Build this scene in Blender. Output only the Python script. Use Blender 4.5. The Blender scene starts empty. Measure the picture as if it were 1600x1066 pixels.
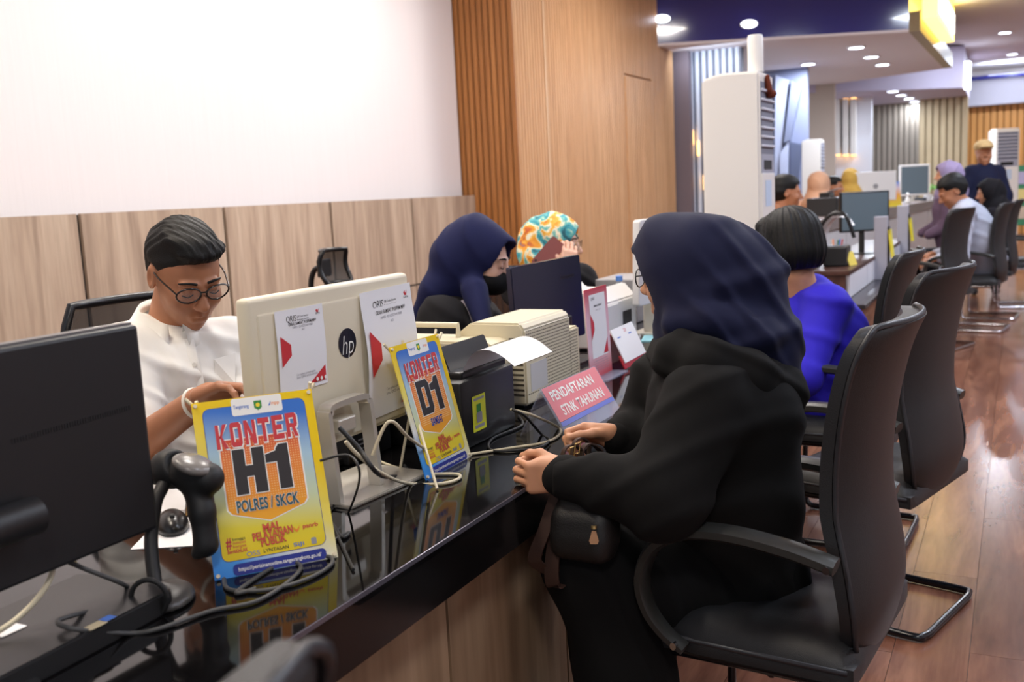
import bpy, bmesh, math, random
import numpy as np
from mathutils import Vector, Matrix
random.seed(7)
SC = bpy.context.scene
COL = SC.collection
# ------------------------------------------------------------------ camera
FPX, CAMH = 1555.0, 1.36
_y = np.array([1595-800, 265-533, FPX]); _y /= np.linalg.norm(_y)
_d = np.array([1341-800, 10756-533, FPX]); _d -= _d.dot(_y)*_y; _d /= np.linalg.norm(_d)
_x = np.cross(_d, _y)
if _x[0] < 0: _x = -_x
RC = np.array([_x, _y, -_d])                 # camera (right, down, forward) -> world
C0 = np.array([0, 0, CAMH])
def ray(px, py): return RC @ np.array([px-800, py-533, FPX])
def at(px, py, d): return C0 + ray(px, py)*d/FPX
def onx(px, py, x): r = ray(px, py); return C0 + r*x/r[0]
def ony(px, py, y): r = ray(px, py); return C0 + r*y/r[1]
def onz(px, py, z): r = ray(px, py); return C0 + r*(z-CAMH)/r[2]
cam = bpy.data.cameras.new('camera'); camo = bpy.data.objects.new('camera', cam); COL.objects.link(camo)
r_, d_, f_ = RC[:, 0], RC[:, 1], RC[:, 2]
camo.matrix_world = Matrix(((r_[0], -d_[0], -f_[0], 0), (r_[1], -d_[1], -f_[1], 0), (r_[2], -d_[2], -f_[2], CAMH), (0, 0, 0, 1)))
cam.sensor_width = 36; cam.lens = FPX/1600*36; cam.clip_start = .05
cam.dof.use_dof = True; cam.dof.focus_distance = 2.25; cam.dof.aperture_fstop = 4.5
SC.camera = camo
# ------------------------------------------------------------------ light
def lin(c): 
    c = [v/255 for v in c]
    return tuple((v/12.92 if v <= .04045 else ((v+.055)/1.055)**2.4) for v in c)
w = bpy.data.worlds.new('world'); SC.world = w; w.use_nodes = True
w.node_tree.nodes['Background'].inputs[0].default_value = (.86, .91, 1, 1)
w.node_tree.nodes['Background'].inputs[1].default_value = .5
CEIL = 3.6
def area(name, loc, size, energy, color=(1, .95, .88), sy=None, rot=(0, 0, 0), spread=math.pi):
    l = bpy.data.lights.new(name, 'AREA'); l.energy = energy; l.color = color; l.size = size; l.spread = spread
    if sy: l.shape = 'RECTANGLE'; l.size_y = sy
    else: l.shape = 'DISK'
    o = bpy.data.objects.new(name, l); COL.objects.link(o); o.location = loc; o.rotation_euler = rot
    return o
WARM, COOL, NEUT = (1, .86, .68), (.80, .88, 1), (1, .95, .9)
# panel lights of the ceiling: (x, y, size_x, size_y, power, colour)
PANELS = [(-3.0, 1.6, .6, .6, 11, WARM), (-3.0, 4.0, .6, .6, 13, NEUT), (-3.1, 6.0, .6, .6, 20, NEUT),
          (-1.9, .8, .6, .6, 20, WARM), (-1.9, 2.9, .6, .6, 22, NEUT), (-1.8, 5.3, .6, .6, 26, NEUT), (-2.3, 9.0, .6, .6, 44, NEUT),  # last one added to brighten the slat side wall and the flutes
          (.9, 2.2, .6, .6, 14, COOL), (.9, 4.8, .6, .6, 24, COOL), (1.0, 7.6, .6, .6, 50, COOL), (1.0, 10.5, .6, .6, 70, COOL),
          (2.8, 3.5, .6, .6, 20, COOL), (2.8, 8, .6, .6, 30, COOL), (.6, -.8, .6, .6, 26, NEUT)]
for i, (x, y, sx, sy, e, c) in enumerate(PANELS):
    area('ceiling_panel_lamp', (x, y, CEIL-.03), sx*.9, e, c, sy*.9)
SC.view_settings.view_transform = 'Standard'; SC.view_settings.look = 'None'
SC.view_settings.exposure = .45; SC.view_settings.gamma = 1; SC.view_settings.use_curve_mapping = False
SC.cycles.use_denoising = True
SC.cycles.max_bounces = 7; SC.cycles.diffuse_bounces = 4; SC.cycles.glossy_bounces = 3; SC.cycles.transparent_max_bounces = 10
SC.cycles.caustics_reflective = False; SC.cycles.caustics_refractive = False
SC.cycles.sample_clamp_indirect = 4
# ------------------------------------------------------------------ materials
MAT = {}
def mat(name, col, rough=.5, metal=0, spec=.5, emit=None, es=0, alpha=1, trans=0, coat=0, bump=0, bscale=200, var=0, vscale=8, stretch=(1, 1, 1), sheen=0, sss=0):
    if name in MAT: return MAT[name]
    m = bpy.data.materials.new(name); m.use_nodes = True; MAT[name] = m
    nt = m.node_tree; b = nt.nodes['Principled BSDF']; L = nt.links
    c = lin(col) + (1,)
    b.inputs['Base Color'].default_value = c; b.inputs['Roughness'].default_value = rough; b.inputs['Metallic'].default_value = metal
    b.inputs['Specular IOR Level'].default_value = spec; b.inputs['Coat Weight'].default_value = coat
    b.inputs['Alpha'].default_value = alpha; b.inputs['Transmission Weight'].default_value = trans
    b.inputs['Sheen Weight'].default_value = sheen
    if sss: b.inputs['Subsurface Weight'].default_value = sss; b.inputs['Subsurface Radius'].default_value = (.01, .004, .002)
    if emit: b.inputs['Emission Color'].default_value = lin(emit)+(1,); b.inputs['Emission Strength'].default_value = es
    if bump or var:
        tc = nt.nodes.new('ShaderNodeTexCoord'); mp = nt.nodes.new('ShaderNodeMapping'); L.new(tc.outputs['Object'], mp.inputs[0])
        mp.inputs['Scale'].default_value = stretch
        if var:
            n = nt.nodes.new('ShaderNodeTexNoise'); n.inputs['Scale'].default_value = vscale; n.inputs['Detail'].default_value = 6; L.new(mp.outputs[0], n.inputs['Vector'])
            mx = nt.nodes.new('ShaderNodeMix'); mx.data_type = 'RGBA'
            mx.inputs[6].default_value = tuple(v*(1-var) for v in c[:3])+(1,); mx.inputs[7].default_value = tuple(min(1, v*(1+var)) for v in c[:3])+(1,)
            L.new(n.outputs['Fac'], mx.inputs[0]); L.new(mx.outputs[2], b.inputs['Base Color'])
        if bump:
            n = nt.nodes.new('ShaderNodeTexNoise'); n.inputs['Scale'].default_value = bscale; n.inputs['Detail'].default_value = 3; L.new(mp.outputs[0], n.inputs['Vector'])
            bp = nt.nodes.new('ShaderNodeBump'); bp.inputs['Strength'].default_value = bump; bp.inputs['Distance'].default_value = .002
            L.new(n.outputs['Fac'], bp.inputs['Height']); L.new(bp.outputs[0], b.inputs['Normal'])
    return m
def wood(name, c1, c2, c3, rough=.45, scale=(9, 9, .7), coord='Generated', rnd=0, fine=60, dist=1.5, spec=.4):
    m = bpy.data.materials.new(name); m.use_nodes = True; MAT[name] = m
    nt = m.node_tree; b = nt.nodes['Principled BSDF']; L = nt.links
    tc = nt.nodes.new('ShaderNodeTexCoord'); mp = nt.nodes.new('ShaderNodeMapping'); L.new(tc.outputs['Object'], mp.inputs[0])
    mp.inputs['Scale'].default_value = scale
    if rnd:
        oi = nt.nodes.new('ShaderNodeObjectInfo'); cm = nt.nodes.new('ShaderNodeCombineXYZ'); mu = nt.nodes.new('ShaderNodeMath'); mu.operation = 'MULTIPLY'; mu.inputs[1].default_value = 37
        L.new(oi.outputs['Random'], mu.inputs[0])
        for i in range(3): L.new(mu.outputs[0], cm.inputs[i])
        L.new(cm.outputs[0], mp.inputs['Location'])
    n1 = nt.nodes.new('ShaderNodeTexNoise'); n1.inputs['Scale'].default_value = 1; n1.inputs['Detail'].default_value = 5; n1.inputs['Distortion'].default_value = dist; L.new(mp.outputs[0], n1.inputs['Vector'])
    n2 = nt.nodes.new('ShaderNodeTexNoise'); n2.inputs['Scale'].default_value = fine/9; n2.inputs['Detail'].default_value = 3; L.new(mp.outputs[0], n2.inputs['Vector'])
    cr = nt.nodes.new('ShaderNodeValToRGB'); L.new(n1.outputs['Fac'], cr.inputs[0])
    e = cr.color_ramp.elements; e[0].position = .3; e[0].color = lin(c1)+(1,); e[1].position = .7; e[1].color = lin(c3)+(1,)
    k = e.new(.5); k.color = lin(c2)+(1,)
    mx = nt.nodes.new('ShaderNodeMix'); mx.data_type = 'RGBA'; mx.blend_type = 'MULTIPLY'; mx.inputs[0].default_value = .35
    cr2 = nt.nodes.new('ShaderNodeValToRGB'); L.new(n2.outputs['Fac'], cr2.inputs[0]); cr2.color_ramp.elements[0].position = .35; cr2.color_ramp.elements[0].color = (.62, .58, .55, 1); cr2.color_ramp.elements[1].position = .6
    L.new(cr.outputs[0], mx.inputs[6]); L.new(cr2.outputs[0], mx.inputs[7])
    out = mx.outputs[2]
    if rnd:
        hs = nt.nodes.new('ShaderNodeHueSaturation'); mr = nt.nodes.new('ShaderNodeMapRange'); mr.inputs[3].default_value = 1-rnd; mr.inputs[4].default_value = 1+rnd
        L.new(oi.outputs['Random'], mr.inputs[0]); L.new(mr.outputs[0], hs.inputs['Value']); L.new(out, hs.inputs['Color']); out = hs.outputs[0]
    L.new(out, b.inputs['Base Color'])
    b.inputs['Roughness'].default_value = rough; b.inputs['Specular IOR Level'].default_value = spec
    return m
# ------------------------------------------------------------------ object helpers
def T(loc=(0, 0, 0), rz=0): return Matrix.Translation(Vector([float(v) for v in loc])) @ Matrix.Rotation(rz, 4, 'Z')
PM = {}
def tag(o, label=None, cat=None, group=None, kind=None):
    if label: o['label'] = label
    if cat: o['category'] = cat
    if group: o['group'] = group
    if kind: o['kind'] = kind
    return o
def thing(name, label, cat, loc=(0, 0, 0), rz=0, group=None):
    o = bpy.data.objects.new(name, None); COL.objects.link(o); o.empty_display_size = .05
    m = T(loc, rz); o.matrix_world = m; PM[o] = m
    return tag(o, label, cat, group)
def link(name, me, m=None, parent=None, loc=None, world=False, mtx=None):
    """world=True: the mesh is in world coordinates although its parent is placed elsewhere"""
    o = bpy.data.objects.new(name, me); COL.objects.link(o)
    if m is not None:
        me.materials.clear()
        for q in (m if isinstance(m, (list, tuple)) else [m]): me.materials.append(q)
    if mtx is not None: o.matrix_basis = mtx
    if loc is not None: o.location = loc
    if parent is not None:
        o.parent = parent
        base = PM.get(parent, Matrix())
        if world: o.matrix_parent_inverse = base.inverted()
        PM[o] = base @ o.matrix_basis if not world else o.matrix_basis.copy()
    else: PM[o] = o.matrix_basis.copy()
    return o
def mesh(bm, name='m', smooth=False):
    me = bpy.data.meshes.new(name); bm.normal_update(); bm.to_mesh(me); bm.free()
    if smooth:
        for p in me.polygons: p.use_smooth = True
    return me
def autosmooth(me, ang=35):
    for p in me.polygons: p.use_smooth = True
    try: me.set_sharp_from_angle(angle=math.radians(ang))
    except Exception: pass
    return me
def bx(bm, c, s, bev=0, seg=2, rz=0, mtx=None):
    r = bmesh.ops.create_cube(bm, size=1, matrix=(mtx if mtx is not None else (T(c, rz))) @ Matrix.Diagonal((s[0], s[1], s[2], 1)))
    if bev:
        es = list({e for v in r['verts'] for e in v.link_edges})
        bmesh.ops.bevel(bm, geom=es, offset=bev, segments=seg, affect='EDGES', profile=.5)
def box_me(c, s, bev=0, seg=2, rz=0, name='box'):
    bm = bmesh.new(); bx(bm, c, s, bev, seg, rz); return autosmooth(mesh(bm, name), 18)
def lohi(x0, x1, y0, y1, z0, z1, bev=0, name='box'): return box_me(((x0+x1)/2, (y0+y1)/2, (z0+z1)/2), (x1-x0, y1-y0, z1-z0), bev, name=name)
def cyl(bm, p0, p1, r0, r1=None, n=16, cap=True):
    p0, p1 = Vector([float(v) for v in p0]), Vector([float(v) for v in p1]); d = p1-p0
    m = Matrix.Translation((p0+p1)/2) @ d.to_track_quat('Z', 'Y').to_matrix().to_4x4()
    bmesh.ops.create_cone(bm, cap_ends=cap, segments=n, radius1=r0, radius2=r0 if r1 is None else r1, depth=d.length, matrix=m)
def cyl_me(p0, p1, r0, r1=None, n=16, ang=35):
    bm = bmesh.new(); cyl(bm, p0, p1, r0, r1, n); return autosmooth(mesh(bm), ang)
def smooth_path(pts, n=8):
    P = [np.array(p, float) for p in pts]; out = []
    for i in range(len(P)-1):
        p0, p1, p2, p3 = P[max(i-1, 0)], P[i], P[i+1], P[min(i+2, len(P)-1)]
        for j in range(n):
            t = j/n
            out.append(.5*((2*p1)+(-p0+p2)*t+(2*p0-5*p1+4*p2-p3)*t*t+(-p0+3*p1-3*p2+p3)*t**3))
    out.append(P[-1]); return out
def sweep(pts, prof, up=(0, 0, 1), closed=False, scales=None, cap=True, bm=None):
    """sweep a closed profile [(a, b)] along pts (a sideways, b along 'up')"""
    own = bm is None
    if own: bm = bmesh.new()
    P = [Vector([float(v) for v in p]) for p in pts]; n = len(P); rings = []
    up = Vector(up); side_prev = None
    for i in range(n):
        a = P[(i-1) % n] if closed else P[max(i-1, 0)]; b = P[(i+1) % n] if closed else P[min(i+1, n-1)]
        t = (b-a).normalized(); s = t.cross(up)
        if s.length < .05: s = side_prev if side_prev is not None else t.orthogonal()
        s = s.normalized()
        if side_prev is not None and s.dot(side_prev) < 0 and up.length < .5: s = -s
        side_prev = s; u = s.cross(t).normalized(); k = scales[i] if scales else 1
        rings.append([bm.verts.new(P[i]+s*(x*k)+u*(y*k)) for x, y in prof])
    m = len(prof)
    for i in range(n if closed else n-1):
        A, B = rings[i], rings[(i+1) % n]
        for j in range(m): bm.faces.new((A[j], A[(j+1) % m], B[(j+1) % m], B[j]))
    if cap and not closed:
        bm.faces.new(rings[0][::-1]); bm.faces.new(rings[-1])
    bmesh.ops.recalc_face_normals(bm, faces=bm.faces[:])
    return bm
def circ(r, n=8, e=1): return [(r*math.cos(2*math.pi*i/n), r*e*math.sin(2*math.pi*i/n)) for i in range(n)]
def tube_me(pts, r, n=8, k=6, closed=False, ang=60):
    P = [Vector([float(v) for v in p]) for p in (smooth_path(pts, k) if k else pts)]
    # parallel transport frame
    bm = bmesh.new(); t0 = (P[1]-P[0]).normalized(); s = t0.orthogonal().normalized(); rings = []
    for i in range(len(P)):
        t = (P[min(i+1, len(P)-1)]-P[max(i-1, 0)]).normalized()
        s = (s-t*s.dot(t)).normalized(); u = t.cross(s)
        rr = r if not callable(r) else r(i/(len(P)-1))
        rings.append([bm.verts.new(P[i]+(s*math.cos(2*math.pi*j/n)+u*math.sin(2*math.pi*j/n))*rr) for j in range(n)])
    for i in range(len(P)-1):
        for j in range(n): bm.faces.new((rings[i][j], rings[i][(j+1) % n], rings[i+1][(j+1) % n], rings[i+1][j]))
    bm.faces.new(rings[0][::-1]); bm.faces.new(rings[-1])
    bmesh.ops.recalc_face_normals(bm, faces=bm.faces[:])
    return autosmooth(mesh(bm), ang)
def lathe_me(prof, n=24, c=(0, 0, 0), ang=40, cap=True):
    bm = bmesh.new(); rings = []
    for r, z in prof: rings.append([bm.verts.new((c[0]+r*math.cos(2*math.pi*i/n), c[1]+r*math.sin(2*math.pi*i/n), c[2]+z)) for i in range(n)])
    for a, b in zip(rings, rings[1:]):
        for i in range(n): bm.faces.new((a[i], a[(i+1) % n], b[(i+1) % n], b[i]))
    if cap: bm.faces.new(rings[0][::-1]); bm.faces.new(rings[-1])
    bmesh.ops.remove_doubles(bm, verts=bm.verts[:], dist=1e-5)
    bmesh.ops.recalc_face_normals(bm, faces=bm.faces[:])
    return autosmooth(mesh(bm), ang)
def prism_me(poly, th, M=None, bev=0):
    """polygon in local xy, thickness th along +z, transformed by M"""
    bm = bmesh.new(); v = [bm.verts.new((x, y, 0)) for x, y in poly]; f = bm.faces.new(v)
    r = bmesh.ops.extrude_face_region(bm, geom=[f]); bmesh.ops.translate(bm, verts=[g for g in r['geom'] if isinstance(g, bmesh.types.BMVert)], vec=(0, 0, th))
    bmesh.ops.recalc_face_normals(bm, faces=bm.faces[:])
    if bev: bmesh.ops.bevel(bm, geom=bm.edges[:], offset=bev, segments=2, affect='EDGES')
    if M is not None: bmesh.ops.transform(bm, matrix=M, verts=bm.verts[:])
    return autosmooth(mesh(bm), 24)
def rrect(w, h, r, n=5, cx=0, cy=0):
    out = []
    for sx, sy, a0 in ((1, 1, 0), (-1, 1, 90), (-1, -1, 180), (1, -1, 270)):
        for i in range(n+1):
            a = math.radians(a0+90*i/n); out.append((cx+sx*(w/2-r)+r*math.cos(a), cy+sy*(h/2-r)+r*math.sin(a)))
    return out
def plane_frame(o, xdir, ydir):
    """matrix with origin o, local x along xdir, local y along ydir (orthogonalised), z the normal"""
    x = Vector([float(v) for v in xdir]).normalized(); y = Vector([float(v) for v in ydir]); y = (y-x*y.dot(x)).normalized(); z = x.cross(y); o = Vector([float(v) for v in o])
    return Matrix(((x.x, y.x, z.x, o.x), (x.y, y.y, z.y, o.y), (x.z, y.z, z.z, o.z), (0, 0, 0, 1)))
def flat(poly, M, z=0, col=None):
    bm = bmesh.new(); bm.faces.new([bm.verts.new((x, y, z)) for x, y in poly]); bmesh.ops.triangulate(bm, faces=bm.faces[:])
    if M is not None: bmesh.ops.transform(bm, matrix=M, verts=bm.verts[:])
    bmesh.ops.recalc_face_normals(bm, faces=bm.faces[:])
    return mesh(bm)
def text_me(s, h, M, z=.0006, w=None, bold=0, align='CENTER', shear=0, cx=0, cy=0, rot=0, ex=0):
    """flat lettering of cap height h, centred on (cx, cy) of frame M, squeezed to width w"""
    cu = bpy.data.curves.new('t', 'FONT'); cu.body = s; cu.size = 1; cu.offset = bold; cu.shear = shear; cu.align_x = 'LEFT'; cu.resolution_u = 3; cu.extrude = ex
    ob = bpy.data.objects.new('t', cu); me = bpy.data.meshes.new_from_object(ob)
    bpy.data.objects.remove(ob)
    n = len(me.vertices); co = np.zeros(n*3); me.vertices.foreach_get('co', co); co = co.reshape(-1, 3)
    lo, hi = co.min(0), co.max(0)
    capb, capt = 0, .69
    sy = h/capt; sx = sy if w is None else w/(hi[0]-lo[0])
    co[:, 0] = (co[:, 0]-(lo[0]+hi[0])/2)*sx; co[:, 1] = (co[:, 1]-capt/2)*sy; co[:, 2] += 0
    if rot:
        c, s_ = math.cos(rot), math.sin(rot); co[:, :2] = co[:, :2] @ np.array([[c, s_], [-s_, c]])
    co[:, 0] += cx; co[:, 1] += cy; co[:, 2] += z
    A = np.array(M); co = co @ A[:3, :3].T + A[:3, 3]
    me.vertices.foreach_set('co', co.ravel()); me.update()
    return me
# ------------------------------------------------------------------ shared materials
M_white = mat('white_wall_laminate', (236, 231, 233), .55, var=.035, vscale=3, stretch=(40, 40, .6))
M_ceil = mat('ceiling_paint', (236, 233, 238), .8)
M_wood = wood('wainscot_wood', (164, 143, 125), (187, 165, 145), (202, 182, 162), .45, (7, 7, .5), rnd=.04)
M_front = wood('counter_front_wood', (136, 110, 86), (164, 136, 108), (182, 154, 126), .4, (7, 7, .5), rnd=.04)
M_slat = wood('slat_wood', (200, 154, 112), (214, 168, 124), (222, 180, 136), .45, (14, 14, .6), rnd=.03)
M_slatback = mat('slat_backing', (150, 104, 62), .7)
M_joint = mat('dark_joint', (30, 28, 30), .7)
M_floor = wood('floor_wood', (100, 62, 48), (124, 82, 64), (146, 102, 80), .22, (9, 1.1, 9), rnd=.07, fine=80, spec=.5)
M_black = mat('black_glass_top', (12, 11, 12), .06, spec=.42)
M_fascia = mat('black_gloss_fascia', (17, 15, 15), .18)
M_edge = mat('polished_edge', (120, 118, 130), .15, metal=.6)
M_blackp = mat('black_plastic', (28, 28, 30), .42, bump=.15, bscale=900)
M_blacks = mat('black_satin', (22, 22, 24), .28)
M_rubber = mat('black_rubber', (24, 24, 25), .55)
M_cream = mat('cream_plastic', (224, 214, 190), .38)
M_beige = mat('beige_plastic', (214, 204, 176), .42)
M_greyp = mat('grey_plastic', (150, 148, 150), .45)
M_silver = mat('satin_silver', (214, 208, 196), .32, metal=.55)
M_chrome = mat('chrome', (200, 200, 205), .12, metal=1)
M_paper = mat('paper_white', (240, 240, 243), .7)
M_lamp = mat('lamp_disc', (255, 255, 255), .5, emit=(255, 246, 235), es=9)
M_lampc = mat('lamp_disc_cool', (255, 255, 255), .5, emit=(225, 235, 255), es=9)
def struct(name, me, m, parent=None, world=False):
    o = link(name, me, m, parent, world=world)
    if parent is None: o['kind'] = 'structure'
    return o
def quad_prism(pts, z0, z1):
    bm = bmesh.new(); a = [bm.verts.new((p[0], p[1], z0)) for p in pts]; b = [bm.verts.new((p[0], p[1], z1)) for p in pts]; n = len(pts)
    bm.faces.new(a); bm.faces.new(b)
    for i in range(n): bm.faces.new((a[i], a[(i+1) % n], b[(i+1) % n], b[i]))
    bmesh.ops.recalc_face_normals(bm, faces=bm.faces[:]); return mesh(bm)
# ------------------------------------------------------------------ floor with planks
fl = struct('floor', lohi(-4.6, 6, -3, 26, -.06, -.004), mat('floor_base', (70, 45, 35), .5))
pw, pl = .2, 1.25
plank = lohi(0, pw-.0016, 0, pl-.0016, -.004, 0)
n = 0
for i in range(16):
    x = -1.1+i*pw
    for j in range(11):
        y = .9+j*pl-(i*.47 % 1)*pl
        if n < 290:
            n += 1; o = link('plank', plank if n > 1 else plank, M_floor, fl, loc=(x, y, 0))
struct('floor_far', lohi(-4.6, 6, 13.4, 26, -.004, -.001), M_floor, fl)
struct('floor_side', lohi(2.1, 6, -3, 13.4, -.004, -.001), M_floor, fl)
struct('floor_staff', lohi(-4.6, -1.1, -3, 13.4, -.004, -.001), M_floor, fl)
# ------------------------------------------------------------------ ceiling with panel lamps
struct('ceiling', lohi(-4.6, 6, -3, 26, CEIL, CEIL+.1), M_ceil)
pan = lohi(-.3, .3, -.3, .3, -.02, 0)
for i, (x, y, sx, sy, e, c) in enumerate(PANELS):
    t = thing('ceiling_panel_light', 'square white ceiling panel lamp above the service hall', 'ceiling light', (x, y, CEIL), group='square ceiling panel lamps')
    link('frame', pan, mat('lamp_frame', (235, 235, 235), .5), t); link('diffuser', lohi(-.27, .27, -.27, .27, -.025, -.02), M_lampc if c is COOL else M_lamp, t)
# ------------------------------------------------------------------ left wall: white laminate above wood panels
wl = struct('wall_left', lohi(-4.5, -4.32, -3, 7.6, 0, CEIL), M_white)
struct('wainscot_base', lohi(-4.36, -4.22, -3, 7.62, 0, 1.37), M_joint, wl)
for k in range(-7, 4):
    y0 = 3.503+k*1.0305
    for z0, z1 in ((.02, .695), (.71, 1.375)):
        link('panel', lohi(-.02, 0, 0, 1.0305-.026, 0, z1-z0, .0), M_wood, wl, loc=(-4.2, y0+.013, z0))
# slat clad return and side wall
ws = struct('wall_slat', lohi(-4.5, -3.80, 7.64, 12.0, 0, CEIL), M_slatback)
sl = lohi(0, .022, -.019, .019, 0, CEIL-.01, .003)
y = 7.66
Y0, Y1 = 10.27, 11.16
sl_short = lohi(0, .022, -.019, .019, 2.58, CEIL-.01, .003)
while y < 11.99:
    link('slat', sl_short if Y0 < y < Y1 else sl, M_slat, ws, loc=(-3.80, y, 0)); y += .055
sf = lohi(-.019, .019, -.022, 0, 0, CEIL-.01, .003)
M_slat_shade = wood('slat_wood_shaded', (150, 96, 48), (166, 108, 56), (176, 118, 64), .45, (14, 14, .6), rnd=.03)  # darker copy of the slat wood: shade of the return face painted in
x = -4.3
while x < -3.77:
    link('slat', sf, M_slat_shade, ws, loc=(x, 7.64, 0)); x += .057
link('light_strip', lohi(-3.8, -3.772, 8.25, 8.275, 0, CEIL), mat('pale_strip', (226, 196, 160), .4), ws)
d1 = struct('door_1', lohi(-3.8, -3.785, Y0, Y1, 0, 2.565, .003), M_slat)
sd = lohi(0, .02, -.019, .019, 0, 2.555, .003)
y = Y0+.03
while y < Y1: link('slat', sd, M_slat, d1, loc=(-3.785, y, 0)); y += .055
struct('wall_right', lohi(5.9, 6, -3, 26, 0, CEIL), M_white)
struct('wall_far', lohi(-4.6, 6, 25.6, 25.8, 0, CEIL), M_white)
# ------------------------------------------------------------------ service counter
cA0, cA1 = -.7, 4.6
ct = thing('service_counter', 'long glossy black topped service counter with wood panel front', 'counter', (-1.25, 2, 0))
link('top', lohi(-1.66, -.9, cA0, cA1, .742, .762), M_black, ct, world=True)
link('edge_strip', lohi(-.905, -.898, cA0, cA1, .752, .7615, .001), M_edge, ct, world=True)
link('fascia', lohi(-1.0, -.9, cA0, cA1, .65, .742), M_fascia, ct, world=True)
link('body', lohi(-1.3, -.985, cA0, cA1, .06, .742), M_joint, ct, world=True)
link('back_leg', lohi(-1.66, -1.3, cA1-.03, cA1, 0, .742), M_joint, ct, world=True)
link('plinth', lohi(-1.28, -1.0, cA0, cA1, 0, .06), mat('dark_plinth', (46, 34, 32), .5), ct, world=True)
k = -4
while True:
    y0 = 1.551+k*.545
    if y0 > cA1-.1: break
    link('panel', lohi(0, .018, 0, min(.545, cA1-y0)-.009, 0, .6), M_front, ct, loc=(-.985+1.25, y0+.0045-2, .05)); k += 1
# ------------------------------------------------------------------ far hall: soffits, walls
M_navy = mat('navy_gloss_beam', (46, 50, 128), .12, coat=.5)
M_soff = mat('soffit_paint', (236, 230, 232), .7)
zs = 3.0
A, B, C_, D_ = [onz(px, py, zs)[:2] for px, py in ((1018, 70), (1420, 47), (1475, 105), (1250, 137))]
A_xy, B_xy = A, B
b1 = struct('bulkhead_navy', quad_prism([A, B, C_, D_], zs+.01, CEIL-.02), M_navy)
struct('soffit', quad_prism([A, B, C_, D_], zs-.02, zs+.01), M_soff, b1)
e1 = (np.array(C_)-np.array(B)); e1 /= np.linalg.norm(e1); nrm = np.array([e1[1], -e1[0]])
struct('gold_trim', quad_prism([B, B+nrm*.12, C_+nrm*.12, C_], zs-.02, zs+.2), mat('gold_trim', (150, 130, 90), .35), b1)
sg = thing('light_box_sign', 'glowing yellow white light box on the end of navy bulkhead', 'light box', (B[0]+.1, B[1], zs+.15))
S0 = np.array(B)+nrm*.13; 
link('box', quad_prism([S0+e1*.1, S0+nrm*.16+e1*.1, S0+nrm*.16+e1*2.6, S0+e1*2.6], zs+.12, CEIL-.05), mat('glow_yellow', (255, 225, 120), .5, emit=(255, 214, 96), es=3.2), sg, world=True)
link('face', quad_prism([S0+nrm*.165+e1*.3, S0+nrm*.18+e1*.3, S0+nrm*.18+e1*2.4, S0+nrm*.165+e1*2.4], zs+.2, CEIL-.15), mat('glow_white', (255, 250, 230), .5, emit=(255, 248, 225), es=5), sg, world=True)
zs2 = 2.85
E0, F0 = onz(1250, 146, zs2)[:2], onz(1506, 137, zs2)[:2]
G0, H0 = onz(1513, 152, zs2)[:2]+np.array([0, .5]), onz(1330, 166, zs2)[:2]
H0 = np.array([H0[0]-.6, 23.]); G0 = np.array([G0[0], 23.])
b2 = struct('bulkhead_rear', quad_prism([E0, F0, G0, H0], zs2, CEIL-.03), mat('lavender_paint', (196, 190, 214), .6))
struct('corner_light_strip', quad_prism([F0, F0+np.array([.1, 0]), F0+np.array([.1, .3]), F0+np.array([0, .3])], zs2-.02, zs2+.45), mat('glow_cool', (240, 245, 255), .5, emit=(235, 240, 255), es=4), b2)
def wallseg(name, p0, p1, Y, m, z1=3.0, th=.12):
    xa, xb = ony(p0, 200, Y)[0], ony(p1, 200, Y)[0]
    return struct(name, lohi(xa, xb, Y, Y+th, 0, z1), m), xa, xb
M_greyw = mat('grey_purple_wall', (120, 108, 116), .7)
wallseg('wall_grey', 1030, 1078, 12.05, M_greyw)
M_flute = mat('pale_flute', (222, 228, 240), .4)
wf, xa, xb = wallseg('wall_fluted', 1076, 1160, 12.25, mat('flute_back', (110, 116, 134), .6))
fm = cyl_me((0, 0, 0), (0, 0, 2.98), .028, n=12)
x = xa+.04
while x < xb: link('flute', fm, M_flute, wf, loc=(x, 12.25, 0)); x += .083
tipm = mat('warm_tip', (255, 220, 170), .5, emit=(255, 190, 110), es=2.5)
for px, py in ((1082, 215), (1091, 232), (1101, 285)):
    p = ony(px, py, 12.19); o = link('strip_lamp', lohi(-.014, .014, -.012, .012, -.09, .09, .005), tipm, loc=tuple(p)); tag(o, f'small warm vertical strip lamp on the fluted wall, {["topmost","middle","lowest"][[1082,1091,1101].index(px)]} of three', 'lamp', 'strip lamps on the fluted wall')
wd, xa, xb = wallseg('wall_angled', 1150, 1262, 15.2, mat('blue_grey_wall', (126, 132, 158), .5))
def poly_on_y(pix, Y, th):
    P = [ony(px, py, Y) for px, py in pix]; bm = bmesh.new()
    a = [bm.verts.new((p[0], Y, p[2])) for p in P]; b = [bm.verts.new((p[0], Y-th, p[2])) for p in P]; n = len(P)
    bm.faces.new(a); bm.faces.new(b)
    for i in range(n): bm.faces.new((a[i], a[(i+1) % n], b[(i+1) % n], b[i]))
    bmesh.ops.recalc_face_normals(bm, faces=bm.faces[:]); return mesh(bm)
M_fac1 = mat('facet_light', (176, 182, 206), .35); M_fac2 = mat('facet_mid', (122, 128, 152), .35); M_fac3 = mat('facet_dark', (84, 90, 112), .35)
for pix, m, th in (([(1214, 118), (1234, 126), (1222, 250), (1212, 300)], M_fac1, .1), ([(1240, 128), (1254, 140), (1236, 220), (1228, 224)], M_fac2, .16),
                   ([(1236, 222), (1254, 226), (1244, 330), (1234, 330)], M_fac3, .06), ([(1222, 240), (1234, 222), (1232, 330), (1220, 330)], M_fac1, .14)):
    link('facet', poly_on_y(pix, 15.2, th), m, wd)
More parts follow.
